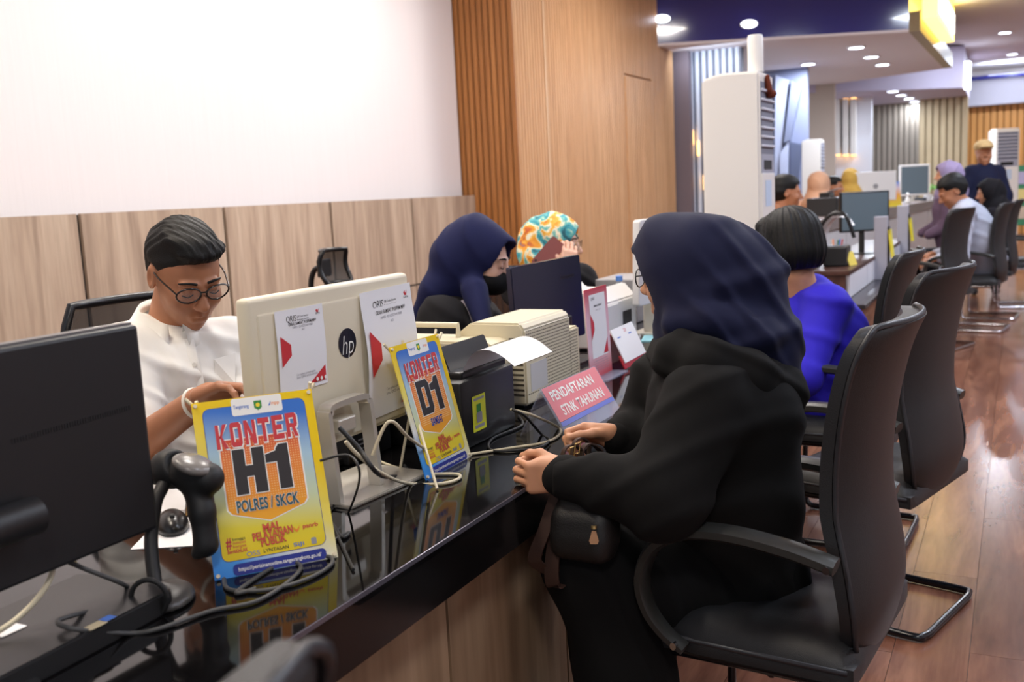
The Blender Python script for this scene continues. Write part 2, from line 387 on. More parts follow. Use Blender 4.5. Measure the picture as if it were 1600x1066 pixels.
wallseg('wall_beige', 1254, 1304, 18.2, mat('beige_wall', (190, 174, 160), .7))
ww, xa, xb = wallseg('wall_white_rear', 1298, 1362, 20.2, mat('rear_white', (226, 228, 236), .6))
for i, px in enumerate((1309, 1322, 1334)):
    p = ony(px, 190, 20.1); t = thing('wall_tube_lamp', f'tall slim wall lamp with warm glow, {["leftmost","middle","rightmost"][i]} on the rear white wall', 'lamp', (p[0], 20.1, p[2]), group='tall wall lamps')
    link('tube', lohi(-.05, .05, -.09, .09, -.62, .42, .01), mat('tube_white', (240, 236, 230), .4), t); link('glow', lohi(-.04, .04, -.08, .06, .42, .44), tipm, t); link('lower_glow', lohi(-.04, .04, -.08, .06, -.64, -.62), tipm, t)
    area('wall_tube_glow', (p[0], 19.98, p[2]+.5), .08, 2.5, WARM, rot=(math.pi, 0, 0))
for nm, p0, p1, Y, cols, pitch, zt in (('wall_slat_grey', 1352, 1442, 22.6, (150, 140, 128), .11, 2.9), ('wall_slat_beige', 1436, 1512, 22.1, (206, 186, 148), .13, 2.9), ('wall_slat_orange', 1506, 1640, 24.2, (222, 158, 84), .13, 2.75)):
    wo, xa, xb = wallseg(nm, p0, p1, Y, mat(nm+'_back', tuple(int(v*.8) for v in cols), .7), zt)
    m = mat(nm+'_front', cols, .5, var=.05, vscale=2); s_ = lohi(-pitch*.36, pitch*.36, -.04, 0, 0, zt-.01, .006); x = xa+pitch/2
    while x < xb: link('slat', s_, m, wo, loc=(x, Y, 0)); x += pitch
pA = onz(1512, 130, 3.1); bf = struct('curved_band', lohi(ony(1512, 130, 24)[0], 4.5, 23.9, 24.1, 2.75, 3.35), mat('band_grey', (196, 196, 210), .6))
link('navy_trim', lohi(ony(1512, 130, 24)[0], 4.5, 23.86, 23.9, 3.28, 3.36), M_navy, bf)
area('cove_lamp', (1.6, 23.7, 3.38), 4.5, 70, COOL, .15, rot=(math.pi-.3, 0, 0))
area('flute_led_lamp', (-3.25, 11.75, 2.9), .8, 4, (.72, .84, 1), .06, rot=(.9, 0, 0))
# recessed spots
disc = cyl_me((0, 0, -.015), (0, 0, 0), .09, n=20); ring = lathe_me([(.092, -.018), (.115, -.018), (.115, -.002), (.092, -.002), (.092, -.018)], 24, cap=False)
spots = [(1263, 99, zs-.02, 'lone one near the fluted wall'), (1338, 73, zs-.02, 'nearest of the three in a row'), (1361, 88, zs-.02, 'middle of the three in a row'), (1379, 100, zs-.02, 'farthest of the three in a row')]
spots += [(1395, 142, zs2, 'first of four on the rear soffit'), (1408, 148, zs2, 'second of four on the rear soffit'), (1420, 153, zs2, 'third of four on the rear soffit'), (1429, 158, zs2, 'last of four on the rear soffit')]
spots += [(1570, 50, CEIL, 'on the high ceiling right of the light box'), (1582, 84, CEIL, 'on the high ceiling at the far end')]
for px, py, z, d in spots:
    p = onz(px, py, z); t = thing('downlight', 'round white recessed downlight, '+d, 'downlight', tuple(p), group='round recessed downlights')
    link('diffuser', disc, M_lampc, t); link('ring', ring, mat('lamp_frame', (235, 235, 235), .5), t)
    area('downlight_lamp', (p[0], p[1], z-.03),   .16, 34 if z == zs-.02 else 12 if z < CEIL else 50, COOL)
# ------------------------------------------------------------------ organic shapes: smooth unions meshed by surface nets
def V(*a): return np.array(a, float)
def nrmz(v): v = np.array(v, float); return v/np.linalg.norm(v)
def frame(fwd, up=(0, 0, 1)):
    """columns: right, forward, up"""
    f = nrmz(fwd); r = nrmz(np.cross(f, up)); u = np.cross(r, f); return np.stack([r, f, u], 1)
class Sdf:
    def __init__(s, h=.006, k=.02): s.h, s.k, s.P = h, k, []
    def cap(s, a, b, r0, r1=None, k=None, op=1): s.P.append(('c', np.array(a, float), np.array(b, float), r0, r0 if r1 is None else r1, s.k if k is None else k, op)); return s
    def path(s, pts, rs, k=None):
        for i in range(len(pts)-1): s.cap(pts[i], pts[i+1], rs[i], rs[i+1], k)
        return s
    def ell(s, c, r, R=None, k=None, op=1): s.P.append(('e', np.array(c, float), np.array([r]*3 if np.isscalar(r) else r, float), np.eye(3) if R is None else R, None, s.k if k is None else k, op)); return s
    def box(s, c, half, R=None, rd=.01, k=None, op=1): s.P.append(('b', np.array(c, float), np.array(half, float), np.eye(3) if R is None else R, rd, s.k if k is None else k, op)); return s
    @staticmethod
    def bound(p):
        if p[0] == 'c': r = max(p[3], p[4]); return np.minimum(p[1], p[2])-r, np.maximum(p[1], p[2])+r
        e = np.abs(p[3]) @ p[2]
        return p[1]-e, p[1]+e
    def bake(s, disp=None, cut=None):
        h = s.h; bb = [s.bound(p) for p in s.P if p[6] == 1]
        pad = 3*h+.004+(.02 if disp else 0)
        lo = np.min([b[0] for b in bb], 0)-pad; hi = np.max([b[1] for b in bb], 0)+pad
        n = np.ceil((hi-lo)/h).astype(int)+1
        F = np.full(n, .06, np.float32)
        ax = [lo[i]+h*np.arange(n[i]) for i in range(3)]
        for p in s.P:
            l, u = s.bound(p); m = p[5]*1.2+4*h+(.02 if disp else 0)
            i0 = np.clip(np.floor((l-m-lo)/h).astype(int), 0, n); i1 = np.clip(np.ceil((u+m-lo)/h).astype(int)+1, 0, n)
            if (i1 <= i0).any(): continue
            X, Y, Z = np.meshgrid(*[ax[i][i0[i]:i1[i]].astype(np.float32) for i in range(3)], indexing='ij')
            if p[0] == 'c':
                a, b = p[1], p[2]; ba = b-a; L = max(ba@ba, 1e-9)
                px, py, pz = X-a[0], Y-a[1], Z-a[2]
                t = np.clip((px*ba[0]+py*ba[1]+pz*ba[2])/L, 0, 1)
                d = np.sqrt((px-t*ba[0])**2+(py-t*ba[1])**2+(pz-t*ba[2])**2)-(p[3]+(p[4]-p[3])*t)
            else:
                c, r, R = p[1], p[2], p[3]; px, py, pz = X-c[0], Y-c[1], Z-c[2]
                q = [R[0, i]*px+R[1, i]*py+R[2, i]*pz for i in range(3)]
                if p[0] == 'e':
                    k0 = np.sqrt(sum((q[i]/r[i])**2 for i in range(3)))+1e-6; k1 = np.sqrt(sum((q[i]/r[i]**2)**2 for i in range(3)))+1e-6
                    d = k0*(k0-1)/k1
                else:
                    q = [np.abs(q[i])-r[i]+p[4] for i in range(3)]
                    d = np.sqrt(sum(np.maximum(v, 0)**2 for v in q))+np.minimum(np.maximum(np.maximum(q[0], q[1]), q[2]), 0)-p[4]
            sl = tuple(slice(i0[i], i1[i]) for i in range(3)); f = F[sl]; k = max(p[5], 1e-4)
            if p[6] == 1:
                g = np.clip(.5+.5*(d-f)/k, 0, 1); F[sl] = d*(1-g)+f*g-k*g*(1-g)
            else:
                g = np.clip(.5-.5*(-d-f)/k, 0, 1) if False else np.clip(.5+.5*(-d-f)/k, 0, 1)
                F[sl] = f*(1-g)+(-d)*g+k*g*(1-g)
        if disp is not None or cut is not None:
            near = np.abs(F) < .035
            idx = np.argwhere(near); Pn = lo+idx*h
            if disp is not None: F[near] += disp(Pn).astype(np.float32)
            if cut is not None: F[near] = np.maximum(F[near], cut(Pn).astype(np.float32))
            if cut is not None:
                inn = (F < -.03); ii = np.argwhere(inn)
                if len(ii): F[inn] = np.maximum(F[inn], cut(lo+ii*h).astype(np.float32))
        F[0], F[-1], F[:, 0], F[:, -1], F[:, :, 0], F[:, :, -1] = [.05]*6
        return surfnet(F, lo, h)
def surfnet(F, lo, h):
    S = F < 0; c = np.zeros(tuple(np.array(F.shape)-1), np.int8)
    for i in (0, 1):
        for j in (0, 1):
            for k in (0, 1): c += S[i:S.shape[0]-1+i, j:S.shape[1]-1+j, k:S.shape[2]-1+k]
    act = (c > 0) & (c < 8); idx = np.argwhere(act); vid = np.full(c.shape, -1, np.int64); vid[act] = np.arange(len(idx))
    pos = np.zeros((len(idx), 3)); cnt = np.zeros(len(idx))
    co = [(i, j, k) for i in (0, 1) for j in (0, 1) for k in (0, 1)]
    val = {q: F[idx[:, 0]+q[0], idx[:, 1]+q[1], idx[:, 2]+q[2]] for q in co}
    for a in co:
        for d in range(3):
            if a[d] == 0:
                b = list(a); b[d] = 1; b = tuple(b); fa, fb = val[a], val[b]; m = (fa < 0) != (fb < 0)
                t = fa[m]/(fa[m]-fb[m]); p = np.tile(np.array(a, float), (m.sum(), 1)); p[:, d] += t; pos[m] += p; cnt[m] += 1
    Vt = lo+(idx+pos/cnt[:, None])*h; Q = []
    for d in range(3):
        e1, e2 = (d+1) % 3, (d+2) % 3; sa = [slice(None)]*3; sb = [slice(None)]*3; sa[d] = slice(0, -1); sb[d] = slice(1, None)
        A, B = S[tuple(sa)], S[tuple(sb)]; X = A != B; ii = np.argwhere(X)
        ii = ii[(ii[:, e1] > 0) & (ii[:, e2] > 0) & (ii[:, e1] < c.shape[e1]) & (ii[:, e2] < c.shape[e2])]
        def g(o1, o2):
            q = ii.copy(); q[:, e1] -= o1; q[:, e2] -= o2; return vid[q[:, 0], q[:, 1], q[:, 2]]
        f = np.stack([g(1, 1), g(0, 1), g(0, 0), g(1, 0)], 1); fl = ~A[ii[:, 0], ii[:, 1], ii[:, 2]]
        f[fl] = f[fl][:, ::-1]; Q.append(f)
    return Vt, np.concatenate(Q)
def np_mesh(parts, name='organic', relax=1):
    if isinstance(parts, tuple): parts = [parts]
    vs, fs, off = [], [], 0
    for v, f in parts:
        for _ in range(relax):           # light Laplacian relax
            acc = np.zeros_like(v); n = np.zeros(len(v))
            for a, b in ((0, 1), (1, 2), (2, 3), (3, 0)):
                np.add.at(acc, f[:, a], v[f[:, b]]); np.add.at(acc, f[:, b], v[f[:, a]]); np.add.at(n, f[:, a], 1); np.add.at(n, f[:, b], 1)
            v = v*.5+acc/np.maximum(n, 1)[:, None]*.5
        vs.append(v); fs.append(f+off); off += len(v)
    v = np.concatenate(vs); f = np.concatenate(fs); me = bpy.data.meshes.new(name)
    me.vertices.add(len(v)); me.vertices.foreach_set('co', v.astype(np.float32).ravel())
    me.loops.add(f.size); me.loops.foreach_set('vertex_index', f.astype(np.int32).ravel())
    me.polygons.add(len(f)); me.polygons.foreach_set('loop_start', np.arange(0, f.size, 4, dtype=np.int32))
    me.polygons.foreach_set('use_smooth', np.ones(len(f), bool)); me.update(calc_edges=True); me.validate()
    return me
def wob(P, seed, fr):
    """smooth pseudo noise in -1..1"""
    r = np.random.RandomState(seed); o = np.zeros(len(P))
    for i in range(4):
        d = r.normal(size=3); d /= np.linalg.norm(d); o += np.sin(P@d*fr*(.7+.25*i)+r.uniform(0, 6.28))
    return o/4
def folds(P, d, fr, amp, seed=0, warp=1.2, wf=9):
    """cloth creases: soft ridges running across direction d"""
    d = np.array(d, float); d /= np.linalg.norm(d)
    t = np.sin(P@d*fr*.5+warp*wob(P, seed, wf)*2); r = np.clip((1-np.abs(t)-.25)/.75, 0, 1); r = r*r*(3-2*r)
    return -amp*2.2*r*np.clip(.55+.75*wob(P, seed+5, wf*.8), 0, 1.3)+amp*.5
# ------------------------------------------------------------------ people parts
def add_head(S, c, R, s=1, k=.012, ears=True, female=False, mouth=0):
    c = np.array(c, float)
    def q(x, y, z): return c+R@np.array([x, y, z])*s
    S.ell(q(0, -.018, .03), V(.074, .094, .085)*s, R, k); S.ell(q(0, .022, -.028), V(.064, .072, .088)*s, R, .03*s)
    S.ell(q(0, .03, -.075), V(.05 if not female else .045, .055, .045)*s, R, .02*s); S.ell(q(0, .068, -.103), .016*s, None, .02*s)
    for e in (-1, 1):
        S.ell(q(.036*e, .062, -.035), .024*s, None, .02*s)
        S.ell(q(.031*e, .094, .004), V(.016, .012, .011)*s, R, .012*s, -1)
        S.ell(q(.0315*e, .079, .001), V(.0125, .0125, .0115)*s, R, .004*s)
        S.cap(q(.012*e, .09, .019), q(.046*e, .079, .019), .0055*s, .004*s, .012*s)
        S.ell(q(.0105*e, .1, -.036), .0075*s, None, .008*s)
        if ears:
            S.ell(q(.0765*e, -.008, -.008), V(.008, .019, .031)*s, R, .008*s); S.ell(q(.083*e, -.004, -.006), V(.006, .009, .017)*s, R, .006*s, -1)
    S.cap(q(0, .089, .006), q(0, .112, -.03), .0075*s, .0115*s, .012*s)
    S.cap(q(-.018, .085, -.066), q(.018, .085, -.066), .006*s, None, .008*s); S.cap(q(0, .092, -.0655), q(0, .0921, -.0655), .0055*s, None, .012*s)
    S.cap(q(-.014, .086, -.0775), q(.014, .086, -.0775), .0075*s, None, .008*s)
    S.cap(q(-.02, .094, -.0713), q(.02, .094, -.0713), .002*s, None, .003*s, -1)
    return q
def hand_pose(R, wrist, s, side, curls, thumb, spread=.06, twist=0):
    """R columns: along fingers, toward thumb, back of hand. curls: 4 x (mcp, pip, dip) in radians. returns prims list"""
    w = np.array(wrist, float); out = []
    def q(x, y, z): return w+R@np.array([x, y, z])*s
    out.append(('b', q(.045, 0, 0), V(.046, .038, .0125)*s, R, .012*s, .012))
    out.append(('c', q(-.03, 0, 0), q(.02, 0, 0), .026*s, .027*s, .02)); out.append(('c', q(.02, .024, -.008), q(.055, .028, -.008), .017*s, .014*s, .014))
    for i in range(4):
        y = (.029, .0098, -.0095, -.0275)[i]; L = ((.042, .026, .02), (.046, .029, .021), (.043, .027, .021), (.034, .021, .018))[i]; r = (.0088, .009, .0086, .0076)[i]
        p = V(.087-(.004 if i in (0,) else 0)-(.008 if i == 3 else 0), y, 0); a = 0; sp = spread*(1.5-i)
        for j in range(3):
            a += curls[i][j]; d = V(math.cos(a)*math.cos(sp), math.cos(a)*math.sin(sp), -math.sin(a)); p2 = p+d*L[j]
            out.append(('c', q(*p), q(*p2), r*s*(1-.07*j), r*s*(1-.07*(j+1)), .0035)); p = p2
    p = V(.022, .03, -.01)
    for j, (L, r) in enumerate(((.042, .0125), (.032, .0105), (.026, .0092))):
        d = np.array(thumb[j], float); d /= np.linalg.norm(d); p2 = p+d*L; out.append(('c', q(*p), q(*p2), r*s, r*s*.9, .006)); p = p2
    return out
def add_hand(S, *a, **k):
    for p in hand_pose(*a, **k):
        if p[0] == 'c': S.cap(p[1], p[2], p[3], p[4], p[5])
        else: S.box(p[1], p[2], p[3], p[4], p[5])
def skin(name, col, rough=.5): return mat(name, col, rough, sss=.12, var=.06, vscale=25, bump=.12, bscale=600)
def cloth(name, col, rough=.85, var=.06, sheen=.15): return mat(name, col, rough, sheen=sheen*.15, var=var, vscale=30, bump=.25, bscale=1200, spec=.2)
M_hair = mat('black_hair', (13, 12, 12), .55, spec=.3, var=.4, vscale=60, bump=.5, bscale=300)
M_eye = mat('eye_white', (225, 220, 215), .2); M_iris = mat('eye_dark', (30, 20, 15), .1); M_lip = mat('lips', (150, 80, 72), .45)
M_lens = mat('spectacle_lens', (240, 244, 248), .03, alpha=.10, spec=.8)
def glasses(parent, q, m, s=1, w=.03, h=.02, lens=True, th=.0016, zo=.004, yo=-.004):
    """round-ish spectacles in head coordinates"""
    o_ = .034+w
    g = link('glasses', tube_me([q(.076, -.012, .004+zo), q(.075, .04, .006+zo), q(o_, .106+yo, .002+zo)], th, 6, 5), m, parent, world=True)
    link('temple', tube_me([q(-.076, -.012, .004+zo), q(-.075, .04, .006+zo), q(-o_, .106+yo, .002+zo)], th, 6, 5), m, g, world=True)
    for e in (-1, 1):
        pts = [q(e*.034+w*math.cos(a), .112+yo-.006*abs(math.cos(a))*(1 if math.cos(a)*e > 0 else 0), -.004+zo+h*math.sin(a)) for a in np.linspace(0, 2*math.pi, 21)]
        link('rim', tube_me(pts, th, 6, 0), m, g, world=True)
        if lens:
            bm = bmesh.new(); bm.faces.new([bm.verts.new(p) for p in pts[:-1]]); link('lens', mesh(bm), M_lens, g, world=True)
    link('bridge', tube_me([q(-.006, .113+yo, .002+zo), q(0, .117+yo, .004+zo), q(.006, .113+yo, .002+zo)], th, 6, 3), m, g, world=True)
    return g
# ------------------------------------------------------------------ visitor chairs
M_leather = mat('black_leather', (30, 30, 32), .45, bump=.35, bscale=500, spec=.5)
M_pipe = mat('piping_leather', (38, 38, 42), .38)
M_arm = mat('arm_plastic', (44, 44, 42), .4)
M_tubeb = mat('black_tube', (16, 17, 22), .18)
def chair_back_me():
    prof = [(.415, .19, .10), (.43, .2, .15), (.47, .213, .195), (.53, .222, .218), (.62, .214, .214), (.72, .198, .205), (.82, .198, .205), (.92, .212, .212), (1.0, .232, .216), (1.05, .252, .214), (1.075, .266, .2), (1.085, .272, .18)]
    ps = smooth_path(prof, 3); bm = bmesh.new(); nu = 14; fr, bk = [], []
    for z, x, hw in ps:
        a, b = [], []
        top = max(0, (z-.95)/.13); th = .034+.012*(1-abs((z-.75)/.34))
        if z > 1.06 or z < .44: th *= .75
        for i in range(nu+1):
            u = -1+2*i/nu; y = hw*u; wrap = -.055*abs(u)**2.2*(.45+.55*min(1, max(0, (z-.42)/.3))); dz = .0
            e = (1-abs(u)**6); a.append(bm.verts.new((x+wrap-th*(.25+.75*e), y, z+dz))); b.append(bm.verts.new((x+wrap*.9+.028*(.4+.6*e), y, z+dz)))
        fr.append(a); bk.append(b)
    n = len(ps)
    for i in range(n-1):
        for j in range(nu):
            bm.faces.new((fr[i][j], fr[i][j+1], fr[i+1][j+1], fr[i+1][j])); bm.faces.new((bk[i][j+1], bk[i][j], bk[i+1][j], bk[i+1][j+1]))
        for S, j in ((0, 0), (1, nu)): bm.faces.new((fr[i][j], fr[i+1][j], bk[i+1][j], bk[i][j]))
    for i in (0, n-1):
        for j in range(nu): bm.faces.new((fr[i][j], fr[i][j+1], bk[i][j+1], bk[i][j]))
    bmesh.ops.recalc_face_normals(bm, faces=bm.faces[:])
    me = autosmooth(mesh(bm), 50)
    rim = [( x-.055*(.45+.55*min(1, max(0, (z-.42)/.3)))*.95+.022, hw, z) for z, x, hw in ps]
    topx = ps[-1][1]
    loop = [(x, -y, z) for x, y, z in rim[2:]] 
    tz, tx, thw = ps[-1]
    arc = [(tx-.055*abs(u)**2.2*.9+.02, thw*u, tz+.003) for u in np.linspace(-.95, .95, 9)]
    loop = loop+arc+[(x, y, z) for x, y, z in rim[2:][::-1]]
    return me, tube_me(loop, .0065, 6, 0)
def make_chair(name='visitor_chair'):
    t = thing(name, 'chair', 'chair')
    bm_, pm_ = chair_back_me()
    b = link('backrest', bm_, M_leather, t); link('piping', pm_, M_pipe, b)
    # seat cushion
    bm = bmesh.new(); ns = 12; rings = []
    for i in range(ns+1):
        u = -1+2*i/ns; row = []
        for j in range(ns+1):
            v = -1+2*j/ns; k = (1-u**6)*(1-v**6)
            x = -.03+.25*u*(1 if abs(v) < .99 else .985); y = .245*v*(1-.03*(u < -.5)); z = .445+.04*k**.5+.012*k-.028*max(0, -u-.55)*1.2-.012*(1-min(1, (u**2+v**2)))
            row.append(bm.verts.new((x, y, z)))
        rings.append(row)
    for i in range(ns):
        for j in range(ns): bm.faces.new((rings[i][j], rings[i+1][j], rings[i+1][j+1], rings[i][j+1]))
    per = [rings[i][0] for i in range(ns)]+[rings[ns][j] for j in range(ns)]+[rings[i][ns] for i in range(ns, 0, -1)]+[rings[0][j] for j in range(ns, 0, -1)]
    low = [bm.verts.new((v.co.x, v.co.y, .41 if v.co.x > -.2 else .405)) for v in per]
    for i in range(len(per)): bm.faces.new((per[i], per[(i+1) % len(per)], low[(i+1) % len(per)], low[i]))
    bm.faces.new(low); bmesh.ops.recalc_face_normals(bm, faces=bm.faces[:])
    s = link('seat', autosmooth(mesh(bm), 60), M_leather, t)
    link('piping', tube_me([(v[0], v[1], .437) for v in [(-.275, -.24), (-.28, 0), (-.275, .24), (.2, .248), (.2, -.248), (-.275, -.24)]], .006, 6, 0), M_pipe, s)
    # arm loops
    prof = [(-.026, -.006), (-.026, .008), (-.016, .015), (.016, .015), (.026, .008), (.026, -.006), (.014, -.013), (-.014, -.013)]
    for e in (-1, 1):
        pts = smooth_path([(.185, .262*e, .652), (.08, .266*e, .675), (-.05, .272*e, .69), (-.16, .277*e, .682), (-.235, .278*e, .64), (-.268, .277*e, .57), (-.255, .274*e, .505), (-.215, .268*e, .455), (-.17, .262*e, .425)], 6)
        sc = [1.0 if i < 30 else max(.75, 1-(i-30)*.014) for i in range(len(pts))]
        bm = sweep(pts, prof, up=(0, e*1.0, 0.0001), scales=sc); bm2 = bmesh.new(); bm.free()
        # profile: wide direction is sideways (y), thin direction radial
        bm = bmesh.new(); rings = []
        for i, p in enumerate(pts):
            a, b = pts[max(i-1, 0)], pts[min(i+1, len(pts)-1)]; tt = nrmz(np.array(b)-np.array(a)); side = V(0, 1, 0); u = nrmz(np.cross(side, tt)); k = sc[i]
            rings.append([bm.verts.new(np.array(p)+side*x*k+u*(-y)*k) for x, y in prof])
        for A, B in zip(rings, rings[1:]):
            for j in range(8): bm.faces.new((A[j], A[(j+1) % 8], B[(j+1) % 8], B[j]))
        bm.faces.new(rings[0][::-1]); bm.faces.new(rings[-1]); bmesh.ops.recalc_face_normals(bm, faces=bm.faces[:])
        ar = link('armrest', autosmooth(mesh(bm), 45), M_arm, t)
        for (x, z) in ((.172, .652), (-.185, .44)): link('bolt', cyl_me((x, .28*e, z), (x, .292*e, z), .008, n=10), M_chrome, ar)
    # cantilever frame
    r = .0125; yy = .215
    link('frame', tube_me([(.25, -yy+.05, .014), (.25, yy-.05, .014)], r, 10, 0), M_tubeb, t)
    for e in (-1, 1):
        pts = [(.25, (yy-.05)*e, .014), (.243, (yy-.02)*e, .014), (.215, yy*e, .014), (0, yy*e, .014), (-.2, yy*e, .014), (-.245, yy*e, .022), (-.262, yy*e, .06), (-.262, yy*e, .2), (-.262, yy*e, .35), (-.25, yy*e, .388), (-.2, yy*e, .396), (.15, yy*e, .396)]
        link('leg', tube_me(pts, r, 10, 4), M_tubeb, t)
    link('crossbar', tube_me([(.02, -yy, .392), (.02, yy, .392)], .014, 10, 0), M_tubeb, t)
    return t
def dup(root, loc, rz, label, group=None):
    r = root.copy(); COL.objects.link(r); r.matrix_world = T(loc, rz) @ CS; r['label'] = label
    if group: r['group'] = group
    for ch in list(root.children):
        c = ch.copy(); COL.objects.link(c); c.parent = r
        for g in list(ch.children):
            d = g.copy(); COL.objects.link(d); d.parent = c
    return r
GCH = 'black visitor chairs along the counter'
chair = make_chair(); chair['group'] = GCH
CS = Matrix.Diagonal((.86, 1, 1, 1))
chairs = [((-.42, 2.10, 0), -.10, 'black leather visitor chair holding the woman in navy headscarf and black hoodie'),
          ((-.375, 3.24, 0), -.27, 'empty black leather visitor chair turned away, between the two seated women visitors'),
          ((-.56, 3.90, 0), -.05, 'black leather visitor chair of the woman in the bright blue top'),
          ((-.615, .30, 0), -.08, 'black leather chair back poking up blurred at the bottom edge, nearest the camera')]
for i, (l, rz, lb) in enumerate(chairs):
    if i == 0: chair.matrix_world = T(l, rz) @ CS; chair['label'] = lb
    else: dup(chair, l, rz, lb)
# chairs with chrome runners further down
def remat(root, old, new):
    for c in root.children:
        if c.data and c.data.materials[0] == old:
            me = c.data.copy(); me.materials.clear(); me.materials.append(new); c.data = me
far = [((-.57, 8.5, 0), -.35, 'dark office visitor chair standing empty just before the man in grey shirt'),
       ((-.30, 9.5, 0), -.15, 'dark visitor chair with chrome runners under the man in grey shirt'),
       ((-.22, 10.3, 0), -.1, 'dark visitor chair of the person in black headscarf behind the grey shirt'),
       ((.02, 11.2, 0), .1, 'farthest dark visitor chair at the right edge of the hall')]
f0 = dup(chair, far[0][0], far[0][1], far[0][2]); remat(f0, M_tubeb, M_chrome)
for l, rz, lb in far[1:]: dup(f0, l, rz, lb)
# ------------------------------------------------------------------ staff mesh chairs
M_mesh = mat('mesh_fabric', (30, 31, 34), .7, alpha=.86)
def staff_chair(loc, rz, label, headrest=False):
    t = thing('office_chair', label, 'chair', loc, rz, 'black mesh staff chairs')
    # faces local +x ; back at -x
    def sheet(y0, z0, z1, hw, xo, cy=.05, n=10):
        bm = bmesh.new(); R = []
        for i in range(n+1):
            z = z0+(z1-z0)*i/n; q = abs(2*i/n-1)**4; row = []
            for j in range(n+1):
                u = -1+2*j/n; row.append(bm.verts.new((xo-.04*math.sin(i/n*2.6)+cy*abs(u)**2, hw*u*(1-.12*q), z)))
            R.append(row)
        for i in range(n):
            for j in range(n): bm.faces.new((R[i][j], R[i][j+1], R[i+1][j+1], R[i+1][j]))
        rim = [v.co.copy() for v in R[0]]+[r[-1].co.copy() for r in R[1:]]+[v.co.copy() for v in R[-1][::-1]][1:]+[r[0].co.copy() for r in R[::-1]][1:]
        return mesh(bm, smooth=True), tube_me([tuple(c) for c in rim], .013, 8, 0)
    a, b = sheet(0, .58, 1.12, .24, -.24)
    k = link('backrest', a, M_mesh, t); link('back_frame', b, M_blacks, k)
    link('lumbar_pad', box_me((-.265, 0, .74), (.03, .3, .12), .012), M_blackp, k)
    link('spine', tube_me([(-.1, 0, .42), (-.27, 0, .46), (-.31, 0, .7), (-.29, 0, 1.0)], .02, 8, 5), M_blacks, t)
    link('seat', box_me((.02, 0, .47), (.48, .48, .08), .035, 3), M_blackp, t)
    for e in (-1, 1): link('armrest', tube_me([(-.06, .25*e, .46), (-.05, .28*e, .6), (-.04, .28*e, .68), (.16, .28*e, .69)], .018, 8, 4), M_blacks, t)
    link('column', cyl_me((0, 0, .1), (0, 0, .44), .025), M_chrome, t)
    for i in range(5):
        an = i*2*math.pi/5; f = link('foot', tube_me([(0, 0, .11), (.15*math.cos(an), .15*math.sin(an), .1), (.29*math.cos(an), .29*math.sin(an), .065)], .018, 8, 3), M_blacks, t)
        link('castor', cyl_me((.29*math.cos(an)-.012*math.sin(an), .29*math.sin(an)+.012*math.cos(an), .032), (.29*math.cos(an)+.012*math.sin(an), .29*math.sin(an)-.012*math.cos(an), .032), .03, n=14), M_rubber, f)
    if headrest:
        a, b = sheet(0, 1.17, 1.36, .135, -.2, .07)
        h = link('headrest', a, M_mesh, t); link('headrest_frame', b, M_blacks, h); link('headrest_pad', box_me((-.222, 0, 1.26), (.016, .13, .1), .007), M_blackp, h)
        link('headrest_arm', tube_me([(-.3, 0, 1.0), (-.31, 0, 1.16), (-.28, 0, 1.25), (-.23, 0, 1.26)], .016, 8, 4), M_blacks, t)
    return t
staff_chair((-2.05, 2.03, 0), -.15, 'black mesh office chair behind the man in white shirt')
p = at(527, 388, 4.75); sc_ = staff_chair((p[0]+.12, p[1]+.02, -.0), .12, 'empty black mesh office chair with headrest before the wood panels', True)
sc_.location.z = 0; sc_.scale = (.92, .92, p[2]/1.37)
staff_chair((-2.05, 4.16, 0), -.2, 'black office chair of the woman in floral headscarf').scale = (.95, .95, .9)
staff_chair((-1.86, 3.08, 0), -.0, 'black office chair of the masked woman in navy headscarf').scale = (.9, .9, .84)
# ------------------------------------------------------------------ things on the counter
ZT = .762
def flatprint(name, poly, M, z, m, parent): return link(name, flat(poly, M, z), m, parent, world=True)
def words(s, h, M, m, parent, name='lettering', **k): return link(name, text_me(s, h, M, **k), m, parent, world=True)
def print_mat(name, col): return mat('print_'+name, col, .5)
P_red, P_dark, P_white, P_navy, P_teal, P_org, P_grey = [print_mat(n, c) for n, c in (('red', (205, 52, 60)), ('dark', (38, 33, 36)), ('white', (244, 243, 238)), ('navy', (28, 44, 140)), ('teal', (24, 82, 100)), ('orange', (240, 140, 46)), ('grey', (150, 150, 158)))]
P_green, P_blue, P_yel = print_mat('green', (54, 140, 60)), print_mat('blue', (54, 110, 200)), print_mat('yellow', (238, 214, 40))
def grad_mat(name, axis, stops, M, span, rough=.35):
    """printed colour ramp along a direction of the board (flat print)"""
    m = bpy.data.materials.new(name); m.use_nodes = True; nt = m.node_tree; b = nt.nodes['Principled BSDF']; b.inputs['Roughness'].default_value = rough
    tc = nt.nodes.new('ShaderNodeTexCoord'); dt = nt.nodes.new('ShaderNodeVectorMath'); dt.operation = 'DOT_PRODUCT'
    A = M.to_3x3() @ Vector((axis[0], axis[1], 0)); o = M.translation
    dt.inputs[1].default_value = A; nt.links.new(tc.outputs['Object'], dt.inputs[0])
    mr = nt.nodes.new('ShaderNodeMapRange'); mr.inputs[1].default_value = span[0]+A.dot(o); mr.inputs[2].default_value = span[1]+A.dot(o); nt.links.new(dt.outputs['Value'], mr.inputs[0])
    cr = nt.nodes.new('ShaderNodeValToRGB'); nt.links.new(mr.outputs[0], cr.inputs[0]); e = cr.color_ramp.elements
    while len(e) < len(stops): e.new(.5)
    for el, (p, c) in zip(e, stops): el.position = p; el.color = lin(c)+(1,)
    nt.links.new(cr.outputs[0], b.inputs['Base Color']); return m
